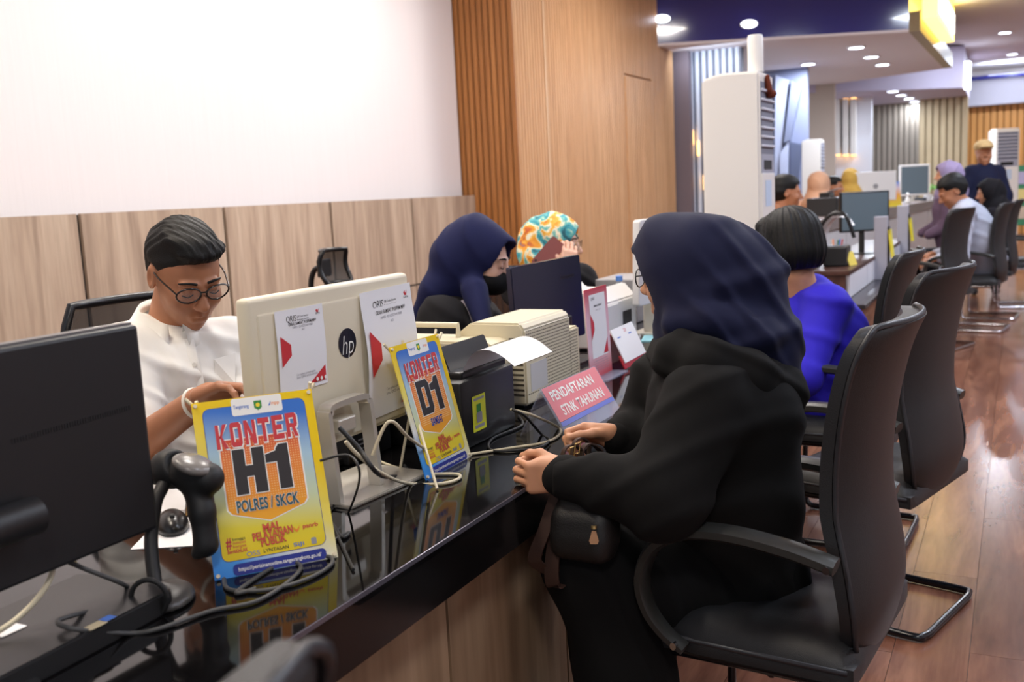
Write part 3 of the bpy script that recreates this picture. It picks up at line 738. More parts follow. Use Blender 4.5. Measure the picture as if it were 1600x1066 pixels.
BLK = {'K': [[(0, 0), (.3, 0), (.3, 1), (0, 1)], [(.28, .42), (.66, 1), (1, 1), (.52, .5), (1, 0), (.66, 0), (.28, .56)]],
       'N': [[(0, 0), (.28, 0), (.28, 1), (0, 1)], [(.72, 0), (1, 0), (1, 1), (.72, 1)], [(.0, 1), (.3, 1), (1, 0), (.7, 0)]],
       'T': [[(.35, 0), (.65, 0), (.65, .85), (.35, .85)], [(0, .78), (1, .78), (1, 1), (0, 1)]],
       'E': [[(0, 0), (.32, 0), (.32, 1), (0, 1)], [(.3, 0), (1, 0), (1, .2), (.3, .2)], [(.3, .4), (.85, .4), (.85, .6), (.3, .6)], [(.3, .8), (1, .8), (1, 1), (.3, 1)]],
       'R': [[(0, 0), (.3, 0), (.3, 1), (0, 1)], [(.28, .8), (.85, .8), (1, .9), (.85, 1), (.28, 1)], [(.7, .5), (1, .5), (1, .92), (.7, .92)], [(.28, .4), (.9, .4), (1, .52), (.28, .58)], [(.45, .45), (.75, .45), (1, 0), (.68, 0)]],
       'O': [[(0, .1), (.3, .1), (.3, .9), (0, .9)], [(.7, .1), (1, .1), (1, .9), (.7, .9)], [(.15, 0), (.85, 0), (1, .12), (.9, .2), (.1, .2), (0, .12)], [(.1, .8), (.9, .8), (1, .88), (.85, 1), (.15, 1), (0, .88)]],
       'H': [[(0, 0), (.38, 0), (.38, 1), (0, 1)], [(.62, 0), (1, 0), (1, 1), (.62, 1)], [(.3, .38), (.7, .38), (.7, .62), (.3, .62)]],
       '1': [[(.42, 0), (.9, 0), (.9, 1), (.55, 1), (.42, .9)], [(.0, .62), (.5, .62), (.6, .98), (.4, .86), (0, .8)]],
       'D': [[(0, 0), (.36, 0), (.36, 1), (0, 1)], [(.64, .12), (1, .12), (1, .88), (.64, .88)], [(.3, 0), (.85, 0), (1, .14), (.9, .2), (.3, .2)], [(.3, .8), (.9, .8), (1, .86), (.85, 1), (.3, 1)]]}
def block(ch, x, y, w, h, M, m, parent, z, grow=0, name='letter'):
    bm = bmesh.new()
    for i, poly in enumerate(BLK[ch]):
        P = [(x+a*w, y+b*h) for a, b in poly]
        if grow:
            mx, my = sum(p[0] for p in P)/len(P), sum(p[1] for p in P)/len(P)
            P = [(p[0]+grow*(1 if p[0] > mx else -1), p[1]+grow*(1 if p[1] > my else -1)) for p in P]
        f = bm.faces.new([bm.verts.new(M @ Vector((a, b, z+i*.00004))) for a, b in P])
    bmesh.ops.triangulate(bm, faces=bm.faces[:]); bmesh.ops.recalc_face_normals(bm, faces=bm.faces[:]); return link(name, mesh(bm), m, parent, world=True)
def outlined(s, h, M, m, parent, w, cx, cy, z=.0010, ob=.05, bold=.02, out=None, **k):
    words(s, h, M, out or P_white, parent, 'lettering_outline', w=w*1.02, cx=cx, cy=cy, z=z-.0003, bold=ob, **k)
    words(s, h, M, m, parent, 'lettering', w=w, cx=cx, cy=cy, z=z, bold=bold, **k)
M_stick = mat('cream_stick', (226, 214, 184), .5)
def konter(bl, br, up, code, sub, label, dots, stick_pts, tape=None):
    bl, br, up = V(*bl), V(*br), V(*up); W, H = .205, .297
    M = plane_frame((bl+br)/2, br-bl, up); Mi = np.array(M)
    def w3(x, y, z=0): return (Mi @ np.array([x, y, z, 1]))[:3]
    t = thing('counter_sign', label, 'sign', tuple((bl+br)/2)); 
    bmt = grad_mat('sign_border_'+code, (.55, .83), [(0, (40, 130, 225)), (.14, (80, 160, 232)), (.30, (226, 226, 220)), (.5, (240, 224, 110)), (.75, (244, 208, 30))], M, (-.06, .27), .22)
    bd = link('board', prism_me([(-W/2, 0), (W/2, 0), (W/2, H), (-W/2, H)], .0025, M @ Matrix.Translation((0, 0, -.0025))), bmt, t, world=True)
    flatprint('panel_outline', rrect(W-.031, H-.038, .012, 4, 0, H/2+.006), M, .0003, P_navy, bd)
    gm = grad_mat('sign_panel_'+code, (.12, 1), [(0, (238, 206, 26)), (.2, (232, 214, 60)), (.42, (206, 218, 180)), (.7, (176, 208, 226)), (1, (62, 120, 208))], M, (.02, .27), .25)
    flatprint('panel', rrect(W-.033, H-.040, .011, 4, 0, H/2+.006), M, .0005, gm, bd)
    # header tab with three small logos
    flatprint('header_tab', rrect(.086, .03, .004, 3, .005, H-.0165), M, .0008, P_white, bd)
    words('Tangerang', .006, M, P_blue, bd, w=.026, cx=-.022, cy=H-.016, z=.0011, bold=.01)
    flatprint('crest', [(.0, H-.009), (.013, H-.009), (.013, H-.021), (.0065, H-.026), (0, H-.021)], M, .0011, P_green, bd); flatprint('crest_centre', rrect(.007, .007, .003, 3, .0065, H-.0165), M, .0013, P_yel, bd)
    words('mpp', .006, M, P_org, bd, w=.014, cx=.036, cy=H-.016, z=.0011, bold=.01); flatprint('logo_mark', [(.024, H-.02), (.029, H-.012), (.027, H-.02)], M, .0011, P_blue, bd)
    # shield
    sh = [(-.066, .226), (-.066, .109), (-.06, .101), (0, .082), (.06, .101), (.066, .109), (.066, .226)]
    flatprint('shield_outline', [(x*1.04, .154+(y-.154)*1.025) for x, y in sh], M, .0008, P_white, bd)
    sm = grad_mat('sign_shield_'+code, (0, 1), [(0, (246, 176, 40)), (.35, (242, 150, 46)), (.75, (238, 128, 60)), (1, (214, 60, 44))], M, (.082, .23))
    flatprint('shield', sh, M, .0010, sm, bd)
    bm = bmesh.new()
    if dots:
        for i in range(30):
            for j in range(26):
                x, y = -.062+i*.0043, .112+j*.0043
                if abs(x) < .063: r = .0011; bmesh.ops.create_circle(bm, cap_ends=True, segments=4, radius=r, matrix=M @ Matrix.Translation((x, y, .0012)))
    else:
        for j in range(26): bx(bm, (0, 0, 0), (1, 1, 1), mtx=M @ Matrix.Translation((0, .112+j*.0043, .0012)) @ Matrix.Diagonal((.124, .0013, .0002, 1)))
    o = link('halftone', mesh(bm), print_mat('halftone', (250, 205, 140)), bd, world=True); o['kind'] = 'stuff'
    # lettering
    for i, ch in enumerate('KONTER'):
        x_, y_ = -.070+i*.0238, .212+i*.0010
        block(ch, x_+.001, y_-.0015, .019, .042, M, P_white, bd, .0016, .0011, 'letter_outline'); block(ch, x_, y_, .019, .042, M, P_red, bd, .0020)
    for ch, x_, w_ in ((code[0], -.048, .052), ('1', .006, .044)):
        block(ch, x_, .131, w_, .077, M, P_white, bd, .0016, .0017, 'letter_outline'); block(ch, x_, .131, w_, .077, M, P_dark, bd, .0020)
    outlined(sub, .0185 if len(sub) > 6 else .016, M, P_teal if code == 'H1' else P_navy, bd, .104 if len(sub) > 6 else .05, .0, .112, .0020, .05, .03)
    for i, (s, w_) in enumerate((('MAL', .03), ('PELAYANAN', .066), ('PUBLIK', .042))):
        outlined(s, .0125, M, print_mat('salmon', (222, 84, 62)), bd, w_, .0, .0715-.0118*i, .002, .032, .008, out=print_mat('shade', (150, 60, 50)), rot=.05)
    words('#', .018, M, P_red, bd, w=.009, cx=-.073, cy=.056, z=.0012, bold=.02)
    for i, s in enumerate(('bangga', 'melayani', 'bangsa')): words(s, .0045, M, P_dark if i == 0 else P_red, bd, w=.021, cx=-.056, cy=.0605-.006*i, z=.0012)
    words('BerAKHLAK', .006, M, P_red, bd, w=.033, cx=-.06, cy=.041, z=.0012, bold=.02)
    words('panrb', .007, M, P_red, bd, w=.026, cx=.064, cy=.062, z=.0012, bold=.02); flatprint('wings', [(.034, .065), (.040, .058), (.046, .065), (.044, .058), (.040, .054), (.036, .058)], M, .0012, P_org, bd)
    words('OSS', .0075, M, P_grey, bd, w=.022, cx=-.036, cy=.0325, z=.0012, bold=.01); words('LYNTASAN', .0055, M, P_dark, bd, w=.042, cx=.002, cy=.033, z=.0012, bold=.01)
    words('SiJi', .006, M, P_blue, bd, w=.018, cx=.04, cy=.034, z=.0012, bold=.01); flatprint('stamp', rrect(.009, .011, .002, 2, .066, .035), M, .0012, P_grey, bd)
    flatprint('address_bar', rrect(.155, .0185, .007, 4, .006, .0105), M, .0009, P_navy, bd)
    words('https://perizinanonline.tangerangkota.go.id/', .0062, M, P_white, bd, w=.138, cx=.006, cy=.0105, z=.0013, bold=.012)
    # stick easel
    for (x, y, a) in ((-W/2+.006, H-.006, (-1, 1)), (W/2-.006, H-.006, (1, 1)), (W/2-.006, .006, (1, -1)), (-W/2+.006, .006, (-1, -.35))):
        k = .020; link('pin', cyl_me(w3(x, y, -.006), w3(x, y, .004), .0035, n=8), M_stick, t, world=True)
        if y > .02 or x > 0: link('stick_tip', cyl_me(w3(x-a[0]*.004, y-a[1]*.004, -.006), w3(x+a[0]*k*.7, y+a[1]*k*.8, -.006), .0032, n=8), M_stick, t, world=True)
    for p in stick_pts: link('stick', tube_me(p, .0032, 8, 0), M_stick, t, world=True)
    if tape is not None: link('tape', box_me(tape, (.022, .03, .034), .006), mat('blue_tape', (30, 110, 215), .4), t, world=True)
    return M
H1bl, H1br, H1up = (-1.157, 1.152, ZT), (-1.029, 1.309, ZT), (-.085, .07, .28)
konter(H1bl, H1br, H1up, 'H1', 'POLRES / SKCK', 'yellow and blue counter sign reading KONTER H1 POLRES / SKCK', True,
       [[(-1.24, 1.23, 1.04), (-1.24, 1.33, ZT+.003)], [(-1.115, 1.38, 1.05), (-1.19, 1.40, ZT+.003)]])
konter((-1.126, 1.761, ZT), (-1.129, 1.956, ZT), (-.07, .035, .28), 'D1', 'SAMSAT', 'yellow and blue counter sign reading KONTER D1 SAMSAT', False,
       [[at(629, 532, 2.19), at(641, 628, 2.2)], [at(690, 520, 2.33), at(644, 628, 2.21)], [at(643, 632, 2.2), onz(625, 735, ZT+.003)], [at(645, 632, 2.2), onz(683, 764, ZT+.003)]], tape=tuple(at(644, 636, 2.2)))
# ---- cream all-in-one computer
hp = thing('desktop_computer', 'cream all-in-one computer seen from behind with two payment papers taped on', 'computer', (-1.25, 1.66, ZT))
xb = -1.252
bm = bmesh.new(); bx(bm, (xb-.0165, 1.66, 1.032), (.033, .542, .328), .010, 3); pb = link('panel', autosmooth(mesh(bm)), M_cream, hp, world=True)
link('back_cover', box_me((xb-.004, 1.66, 1.02), (.016, .50, .29), .007, 3), M_cream, pb, world=True)
link('screen', lohi(xb-.0345, xb-.033, 1.405, 1.915, .905, 1.18), mat('dark_screen', (12, 14, 18), .1), pb, world=True)
link('hatch', lohi(xb+.004, xb+.0055, 1.425, 1.475, .93, 1.0, .0008), M_cream, pb, world=True); link('port', lohi(xb+.004, xb+.005, 1.625, 1.635, .888, .9), M_joint, pb, world=True)
Mhp = plane_frame((xb+.0045, 1.66, 1.02), (0, 1, 0), (0, 0, 1))
pc = onx(543, 536, xb+.005); cx_, cy_ = pc[1]-1.66, pc[2]-1.02
lg = flatprint('logo', [(cx_+.031*math.cos(a), cy_+.031*math.sin(a)) for a in np.linspace(0, 6.283, 29)[:-1]], Mhp, .0006, mat('logo_dark', (52, 56, 74), .12, metal=.7), pb)
words('hp', .04, Mhp, P_white, lg, w=.04, cx=cx_, cy=cy_-.003, z=.0012, shear=.28, bold=-.012)
Ms = M_silver
l0, l1 = onx(531, 772, -1.19), onx(594, 748, -1.19); t0, t1 = onx(527, 628, -1.205), onx(583, 612, -1.205)
ya, yb = l0[1], l1[1]; zt_ = t0[2]-.006
prof = [(-.011, -.0055), (-.011, .0055), (.011, .0055), (.011, -.0055)]
upts = [(-1.20, ya, ZT+.008), (-1.212, ya, zt_-.03), (-1.2135, ya+.006, zt_-.012), (-1.214, ya+.022, zt_), (-1.214, yb-.022, zt_), (-1.2135, yb-.006, zt_-.012), (-1.212, yb, zt_-.03), (-1.20, yb, ZT+.008)]
bm = bmesh.new(); R = []; U = smooth_path(upts, 7)
for i, p in enumerate(U):
    tt = nrmz(U[min(i+1, len(U)-1)]-U[max(i-1, 0)]); u = nrmz(np.cross(V(1, 0, 0), tt))
    R.append([bm.verts.new(p+V(1, 0, 0)*a+u*b) for a, b in ((-.015, -.006), (.015, -.006), (.015, .006), (-.015, .006))])
for a, b in zip(R, R[1:]):
    for j in range(4): bm.faces.new((a[j], a[(j+1) % 4], b[(j+1) % 4], b[j]))
bm.faces.new(R[0][::-1]); bm.faces.new(R[-1]); bmesh.ops.recalc_face_normals(bm, faces=bm.faces[:]); link('stand', autosmooth(mesh(bm), 40), Ms, hp, world=True)
link('stand_base', prism_me(rrect(.19, .27, .012, 4), .008, T((-1.245, 1.675, ZT), -.09), .002), Ms, hp, world=True)
link('neck', lohi(-1.262, -1.21, (ya+yb)/2-.03, (ya+yb)/2+.03, .9, .93, .004), Ms, hp, world=True)
def paper(px, label, xoff=.0065, hang=False):
    TL, TR, BL = [onx(x, y, xb+xoff) for x, y in px]
    W = np.linalg.norm(TR-TL); H = np.linalg.norm(BL-TL)
    M = plane_frame(tuple((TL+TR)/2-nrmz(TL-BL)*H), tuple(TR-TL), tuple(TL-BL))
    M.translation = Vector((TL+TR)/2)-M.to_3x3() @ Vector((0, H, 0))
    t = thing('payment_notice', label, 'paper', tuple(BL))
    bm = bmesh.new(); R = []
    for i in range(9):
        v = i/8; row = []
        for j in range(5): u = j/4; row.append(bm.verts.new(M @ Vector(((u-.5)*W, v*H, (.010*math.sin((1-v)*3.2)**2*(1 if hang else .25))+.0))))
        R.append(row)
    for i in range(8):
        for j in range(4): bm.faces.new((R[i][j], R[i][j+1], R[i+1][j+1], R[i+1][j]))
    me = mesh(bm, smooth=True); sh = link('sheet', me, M_paper, t, world=True)
    def zz(y): return (.010*math.sin((1-y/H)*3.2)**2*(1 if hang else .25))+.0006
    k = W/.1
    words('QRIS', .008*k, M, P_dark, sh, w=.02*k, cx=-.018*k, cy=H*.885, z=zz(H*.885))
    for i, s in enumerate(('QR Code Standar', 'Pembayaran Nasional')): words(s, .0024*k, M, P_dark, sh, w=.024*k, cx=.006*k, cy=H*.895-.0042*k*i, z=zz(H*.89))
    flatprint('emblem', [(.034*k, H*.93), (.037*k, H*.945), (.038*k, H*.92), (.041*k, H*.95), (.040*k, H*.905), (.036*k, H*.905)], M, zz(H*.92), P_red, sh); words('GPN', .0026*k, M, P_dark, sh, w=.009*k, cx=.038*k, cy=H*.892, z=zz(H*.89))
    words('GERAI SAMSAT PUSPEM MPP', .0042*k, M, P_dark, sh, w=.058*k, cx=.004*k, cy=H*.82, z=zz(H*.82)+.0003, bold=.008)
    words('NMID : ID1023274419080', .003*k, M, P_grey, sh, w=.042*k, cx=.004*k, cy=H*.775, z=zz(H*.775)); words('A01', .003*k, M, P_grey, sh, w=.006*k, cx=.004*k, cy=H*.735, z=zz(H*.735))
    za = max(zz(H*.5), zz(H*.4), zz(H*.6))
    flatprint('red_arrow', [(-W*.44, H*.70), (-W*.24, H*.58), (-W*.24, H*.45), (-W*.44, H*.33)], M, za, P_red, sh)
    words('Cek aplikasi penyelenggara', .0028*k, M, P_grey, sh, w=.04*k, cx=.004*k, cy=H*.2, z=zz(H*.2)); words('Satu QRIS untuk semua', .003*k, M, P_grey, sh, w=.044*k, cx=.006*k, cy=H*.165, z=zz(H*.165))
    flatprint('red_corner', [(W*.46, H*.24), (W*.46, H*.05), (W*.1, H*.05)], M, max(zz(H*.24), zz(H*.05)), P_red, sh)
    for i in range(3): flatprint('white_dot', [(W*(.25+.09*i)+.0028*k*math.cos(a), H*.085+.0028*k*math.sin(a)) for a in np.linspace(0, 6.28, 11)[:-1]], M, zz(H*.085)+.003, P_white, sh)
    return t
paper([(428, 488), (503, 474), (428, 622)], 'smaller white payment notice with red triangles at the left of cream computer back')
paper([(561, 459), (640, 441), (551, 664)], 'larger white payment notice with red triangles hanging off the right of cream computer', .0075, True)
# ---- keyboard behind it
kb = thing('keyboard', 'black computer keyboard behind the cream computer', 'keyboard', (-1.44, 1.70, ZT), .05)
link('case', box_me((0, 0, .011), (.135, .43, .016), .004), M_blackp, kb)
key = box_me((0, 0, .022), (.014, .0155, .006), .002, 1)
for i in range(5):
    for j in range(20): link('key', key, M_blacks, kb, loc=(-.05+i*.0185, -.195+j*.0195, 0))
# ---- black monitor on the left
mn = thing('computer_monitor', 'black desktop monitor seen from behind at the left edge', 'monitor', (-1.22, .82, ZT))
link('panel', box_me((-1.218, .815, 1.03), (.03, .55, .325), .006), M_blackp, mn, world=True)
link('top_edge', lohi(-1.233, -1.212, .545, 1.085, 1.1925, 1.196), mat('grey_edge', (110, 108, 108), .4), mn, world=True)
a_, b_ = onx(203, 637, -1.202), onx(20, 690, -1.202)
bm = bmesh.new(); 
for i in range(46):
    u = i/45; p = a_*(1-u)+b_*u; bx(bm, (-1.2025, p[1], p[2]), (.0012, .0022, .007))
o = link('vent_groove', mesh(bm), M_joint, mn, world=True); o['kind'] = 'stuff'
link('screen', lohi(-1.2345, -1.233, .555, 1.075, .885, 1.18), MAT['dark_screen'], mn, world=True)
h_ = onx(40, 812, -1.18); link('hinge', cyl_me((-1.185, .62, h_[2]), (-1.185, h_[1]+.02, h_[2]), .026, n=20), M_blackp, mn, world=True)
link('stand', lohi(-1.2, -1.17, .64, .74, ZT, .92, .005), M_blackp, mn, world=True); link('foot', prism_me(rrect(.2, .26, .02), .012, T((-1.2, .66, ZT))), M_blackp, mn, world=True)
# ---- slim computer slab
mp = thing('mini_computer', 'flat black computer slab with stickers lying in the lower left corner', 'computer', (-1.2, .8, ZT))
c1, c2 = onz(205, 950, ZT+.03), onz(60, 936, ZT+.03)
link('case', prism_me(rrect(.2, .5, .012), .034, T((-1.225, .79, ZT), .03), .003), mat('slab_black', (36, 36, 37), .35), mp, world=True)
Msl = plane_frame((-1.2, .97, ZT+.0345), (0, 1, 0), (-1, 0, 0))
for nm, px, py, w_, h_, m in (('sticker', 149, 978, .03, .018, mat('gold_sticker', (190, 176, 140), .4)), ('sticker', 168, 967, .02, .016, P_blue), ('paper_label', 12, 985, .04, .03, M_paper)):
    p = onz(px, py, ZT+.0345); link(nm, flat(rrect(w_, h_, .002, 2), plane_frame(tuple(p), (0, 1, 0), (-1, 0, 0)), .0006), m, mp, world=True)
# ---- barcode scanner on its stand
sc = thing('barcode_scanner', 'black handheld barcode scanner on a gooseneck stand', 'scanner', tuple(onz(250, 945, ZT)))
bc = onz(258, 938, ZT)
Sd = Sdf(.004, .02); Rs = frame((.75, .65, 0))
Sd.ell(bc+V(0, 0, .004), V(.062, .046, .02), Rs); Sd.ell(bc+V(-.012, -.015, .016), V(.024, .024, .018), Rs)
link('base', np_mesh(Sd.bake(cut=lambda P: ZT-P[:, 2])), mat('scanner_grey', (64, 62, 60), .35), sc, world=True)
n0 = bc+V(-.004, -.012, .02); n1 = at(252, 765, 1.60)
link('gooseneck', tube_me([n0, at(236, 850, 1.57), at(242, 790, 1.585), n1, at(262, 745, 1.62)], .0108, 12, 8), M_rubber, sc, world=True)
Sg = Sdf(.0028, .012); hd, hb, hl = at(305, 738, 1.60), at(258, 733, 1.63), at(320, 760, 1.60)
Sg.path([at(292, 738, 1.615), at(325, 748, 1.60)], [.030, .026]); Sg.path([at(305, 752, 1.61), at(316, 800, 1.60), at(322, 852, 1.60)], [.0235, .0195, .019]); Sg.path([at(322, 850, 1.60), at(307, 866, 1.595)], [.014, .008])
gun = link('handle', np_mesh(Sg.bake()), M_rubber, sc, world=True)
St = Sdf(.0028, .01); St.ell(at(302, 726, 1.592), V(.036, .034, .013), frame(at(330, 740, 1.6)-at(290, 725, 1.6)), k=.006)
link('top_shell', np_mesh(St.bake()), mat('scanner_shell', (120, 116, 112), .25), gun, world=True)
Sc = Sdf(.0028, .008); Rh = frame(at(330, 735, 1.6)-at(262, 725, 1.6))
Sc.ell(at(268, 733, 1.625), V(.030, .036, .033), Rh); Sc.ell(at(292, 722, 1.60), V(.032, .032, .022), Rh, op=-1); Sc.ell(at(240, 745, 1.63), .012)
link('cup', np_mesh(Sc.bake()), M_rubber, sc, world=True)
rp = [bc+V(.028, -.055, .0)+np.array(frame((-.45, .88, 0)) @ V(.027*math.cos(a), 0, .029+.029*math.sin(a))) for a in np.linspace(0, 2*math.pi, 25)]
bmr = sweep(rp, [(-.006, -.001), (-.006, .001), (.006, .001), (.006, -.001)], up=(.0, 0, .001)); bmr.free()
lp = link('cable_tie_loop', tube_me(rp, .0042, 8, 0), M_rubber, sc, world=True)
# ---- notebook, loose sheets, mouse
nb = thing('notebook', 'open lined notebook with curled pages beside the mouse', 'notebook', tuple(onz(235, 790, ZT)))
Mn = T(onz(232, 792, ZT), .75)
link('cover', prism_me(rrect(.16, .22, .004, 2), .003, Mn), mat('kraft_cover', (170, 130, 70), .6), nb, world=True)
for i in range(4): link('page', prism_me(rrect(.152-.004*i, .212-.002*i, .002, 2, .002*i), .003, Mn @ Matrix.Translation((0, 0, .003+.004*i)) @ Matrix.Rotation(.02*i, 4, 'Y')), M_paper, nb, world=True)
lf = thing('loose_sheet', 'white loose sheet under the mouse', 'paper', tuple(onz(275, 838, ZT))); link('sheet', prism_me(rrect(.12, .17, .002, 2), .0012, T(onz(278, 832, ZT), .5)), M_paper, lf, world=True)
ms = thing('computer_mouse', 'black computer mouse on the white sheet', 'mouse', tuple(onz(270, 826, ZT)))
Sm = Sdf(.003, .01); pm = onz(270, 826, ZT+.002); Rm = frame((.7, -.6, 0)); Sm.ell(pm+V(0, 0, .006), V(.030, .054, .030), Rm)
link('shell', np_mesh(Sm.bake(cut=lambda P: ZT+.002-P[:, 2])), M_blacks, ms, world=True)
link('wheel', cyl_me(pm+Rm@V(-.004, .026, .031), pm+Rm@V(.004, .026, .031), .006, n=12), M_rubber, ms, world=True)
# ---- black printer with paper
bxk = thing('power_box', 'low black box with printed white lines behind the D1 sign', 'box', (-1.46, 1.9, ZT)); link('case', lohi(-1.56, -1.36, 1.80, 1.975, ZT, ZT+.12, .004), M_blackp, bxk, world=True)
for i in range(4): link('printed_line', lohi(-1.36, -1.3592, 1.84, 1.95-.02*i, ZT+.05-.011*i, ZT+.0535-.011*i), P_grey, bxk, world=True)
pr_ = thing('printer', 'black inkjet printer with a white sheet curling from its top and yellow sticker', 'printer', (-1.33, 1.98, ZT))
xf = -1.165
bm = bmesh.new(); bx(bm, (xf-.22, 2.13, ZT+.083), (.44, .28, .166), .008); link('body', autosmooth(mesh(bm)), M_blackp, pr_, world=True)
link('lid', box_me((xf-.29, 2.11, ZT+.171), (.26, .22, .012), .004), M_blacks, pr_, world=True)
link('paper_feed', box_me((xf-.055, 2.15, ZT+.172), (.07, .235, .022), .006), M_blacks, pr_, world=True)
link('paper_support', prism_me(rrect(.22, .08, .008), .004, plane_frame((-1.235, 2.155, .965), (0, 1, 0), (-.35, 0, .9))), M_blacks, pr_, world=True)
bm = bmesh.new(); prf = smooth_path([(-1.205, .90), (-1.19, .945), (-1.165, .985), (-1.13, 1.0), (-1.09, .99), (-1.05, .962)], 5); R = []
for x, z in prf: R.append([bm.verts.new((x, y, z)) for y in np.linspace(2.05, 2.265, 4)])
for a, b in zip(R, R[1:]):
    for j in range(3): bm.faces.new((a[j], a[j+1], b[j+1], b[j]))
link('paper', mesh(bm, smooth=True), M_paper, pr_, world=True)
TL, TR, BL = [onx(x, y, xf+.001) for x, y in ((738, 632), (763, 622), (740, 677))]
Mst = plane_frame(tuple(BL), (0, 1, 0), (0, 0, 1)); sw, shh = .066, .088
stk = flatprint('sticker', rrect(sw, shh, .002, 2, sw/2, shh/2), Mst, .0006, print_mat('lime', (222, 226, 50)), pr_)
flatprint('crest', [(sw*.3, shh*.75), (sw*.62, shh*.75), (sw*.62, shh*.5), (sw*.46, shh*.42), (sw*.3, shh*.5)], Mst, .001, P_green, stk); flatprint('stamp', rrect(sw*.42, shh*.3, .005, 3, sw*.48, shh*.38), Mst, .0013, P_grey, stk)
flatprint('bar', rrect(sw*.7, .008, .001, 1, sw/2, shh*.13), Mst, .001, P_grey, stk); flatprint('bar', rrect(sw*.8, .006, .001, 1, sw/2, shh*.9), Mst, .001, P_grey, stk)
# ---- beige passbook printer
ps = thing('passbook_printer', 'beige passbook printer with perforated side and carry handle', 'printer', (-1.35, 2.64, ZT))
x0 = -1.225
def extr(poly, ya, yb, bev=.008):   # polygon in x,z
    return prism_me([(p[0], p[1]) for p in poly], yb-ya, Matrix(((1, 0, 0, 0), (0, 0, 1, ya), (0, 1, 0, 0), (0, 0, 0, 1))), bev)
link('body', extr([(x0, ZT+.008), (x0, .985), (x0-.015, 1.005), (x0-.17, 1.005), (x0-.24, .955), (x0-.24, ZT+.008)], 2.46, 2.78, .006), M_beige, ps, world=True)
link('rear_block', extr([(x0-.005, ZT+.008), (x0-.005, .945), (x0-.13, .945), (x0-.13, ZT+.008)], 2.78, 2.86, .006), M_beige, ps, world=True)
link('front_unit', extr([(x0-.05, .85), (x0-.05, .955), (x0-.07, .965), (x0-.40, .965), (x0-.42, .95), (x0-.42, .85)], 2.36, 2.50, .006), M_beige, ps, world=True)
link('front_recess', lohi(x0-.42, x0-.06, 2.39, 2.46, ZT+.004, .85), M_greyp, ps, world=True)
link('front_shelf', lohi(x0-.40, x0-.12, 2.30, 2.39, .835, .845), M_greyp, ps, world=True)
link('handle', tube_me([(x0-.20, 2.44, .96), (x0-.20, 2.44, 1.0), (x0-.38, 2.44, 1.0), (x0-.38, 2.44, .955)], .009, 8, 0), M_beige, ps, world=True)
bm = bmesh.new()
for i in range(22):
    for j in range(30):
        y, z = 2.475+j*.0125, .80+i*.0095
        lim = .99 if y < 2.775 else .935
        if z < lim and not (y < 2.60 and .80 < z < .89): bx(bm, ((x0 if y < 2.78 else x0-.005)+.0002, y, z), (.001, .0065, .0028))
o = link('side_vents', mesh(bm), mat('vent_dark', (70, 62, 48), .8), ps, world=True); o['kind'] = 'stuff'
bm = bmesh.new()
for i in range(12): 
    for j in range(1): bx(bm, (x0-.028-.07*j, 2.4598, .80+i*.0145), (.042, .001, .006))
o = link('front_louvres', mesh(bm), MAT['vent_dark'], ps, world=True); o['kind'] = 'stuff'
link('rating_plate', lohi(x0, x0+.0008, 2.49, 2.60, .805, .885), mat('plate_grey', (200, 198, 196), .4), ps, world=True)
link('foot', lohi(x0-.4, x0-.02, 2.48, 2.78, ZT, ZT+.008), M_rubber, ps, world=True)
# ---- clear acrylic desk sign
M_acr = mat('clear_acrylic', (214, 220, 246), .03, alpha=.30, spec=.8); M_pink = print_mat('pink', (226, 120, 128))
ac = thing('acrylic_sign', 'clear acrylic tent sign reading PENDAFTARAN STNK TAHUNAN in white on pink', 'sign', (-.99, 2.33, ZT))
Ma = plane_frame((-.965, 2.335, ZT), (.03, 1, 0), (-.075, 0, .122)); 
link('front_plate', prism_me(rrect(.335, .143, .003, 2, 0, .0715), .003, Ma @ Matrix.Translation((0, 0, -.003))), M_acr, ac, world=True)
link('rear_plate', prism_me(rrect(.335, .128, .003, 2, 0, .064), .003, plane_frame((-1.10, 2.335, ZT), (.03, 1, 0), (.063, 0, .122))), M_acr, ac, world=True)
pk = flatprint('pink_card', rrect(.325, .094, .002, 2, 0, .094), Ma, .0006, M_pink, ac)
words('PENDAFTARAN', .026, Ma, P_white, pk, w=.25, cx=-.015, cy=.114, z=.0014, bold=.02); words('STNK TAHUNAN', .026, Ma, P_white, pk, w=.25, cx=.0, cy=.071, z=.0014, bold=.02)
flatprint('blue_reflection', rrect(.325, .012, .002, 2, 0, .04), Ma, .0006, mat('acrylic_reflection', (120, 134, 216), .2), ac)  # blue strip paints the bluish reflection in the clear acrylic
# ---- red payment stand
rs = thing('payment_stand', 'upright red and white payment notice in a clear acrylic stand', 'sign', (-1.21, 2.975, ZT))
Mr = plane_frame((-1.205, 2.975, ZT), (0, 1, 0), (-.04, 0, 1))
link('plate', prism_me(rrect(.19, .29, .003, 2, 0, .145), .003, Mr @ Matrix.Translation((0, 0, -.003))), grad_mat('red_fade', (0, 1), [(0, (205, 60, 66)), (.3, (238, 206, 212)), (.7, (236, 190, 196)), (1, (206, 66, 72))], Mr, (0, .29)), rs, world=True)
link('base', lohi(-1.25, -1.15, 2.88, 3.07, ZT, ZT+.004), M_acr, rs, world=True)
pp = flatprint('notice', rrect(.135, .205, .003, 2, .004, .168), Mr, .0006, M_paper, rs)
words('QRIS', .009, Mr, P_dark, pp, w=.03, cx=-.034, cy=.257, z=.001); words('GERAI SAMSAT', .006, Mr, P_dark, pp, w=.07, cx=.006, cy=.232, z=.001, bold=.02); words('NMID : ID10', .004, Mr, P_grey, pp, w=.04, cx=.006, cy=.218, z=.001)
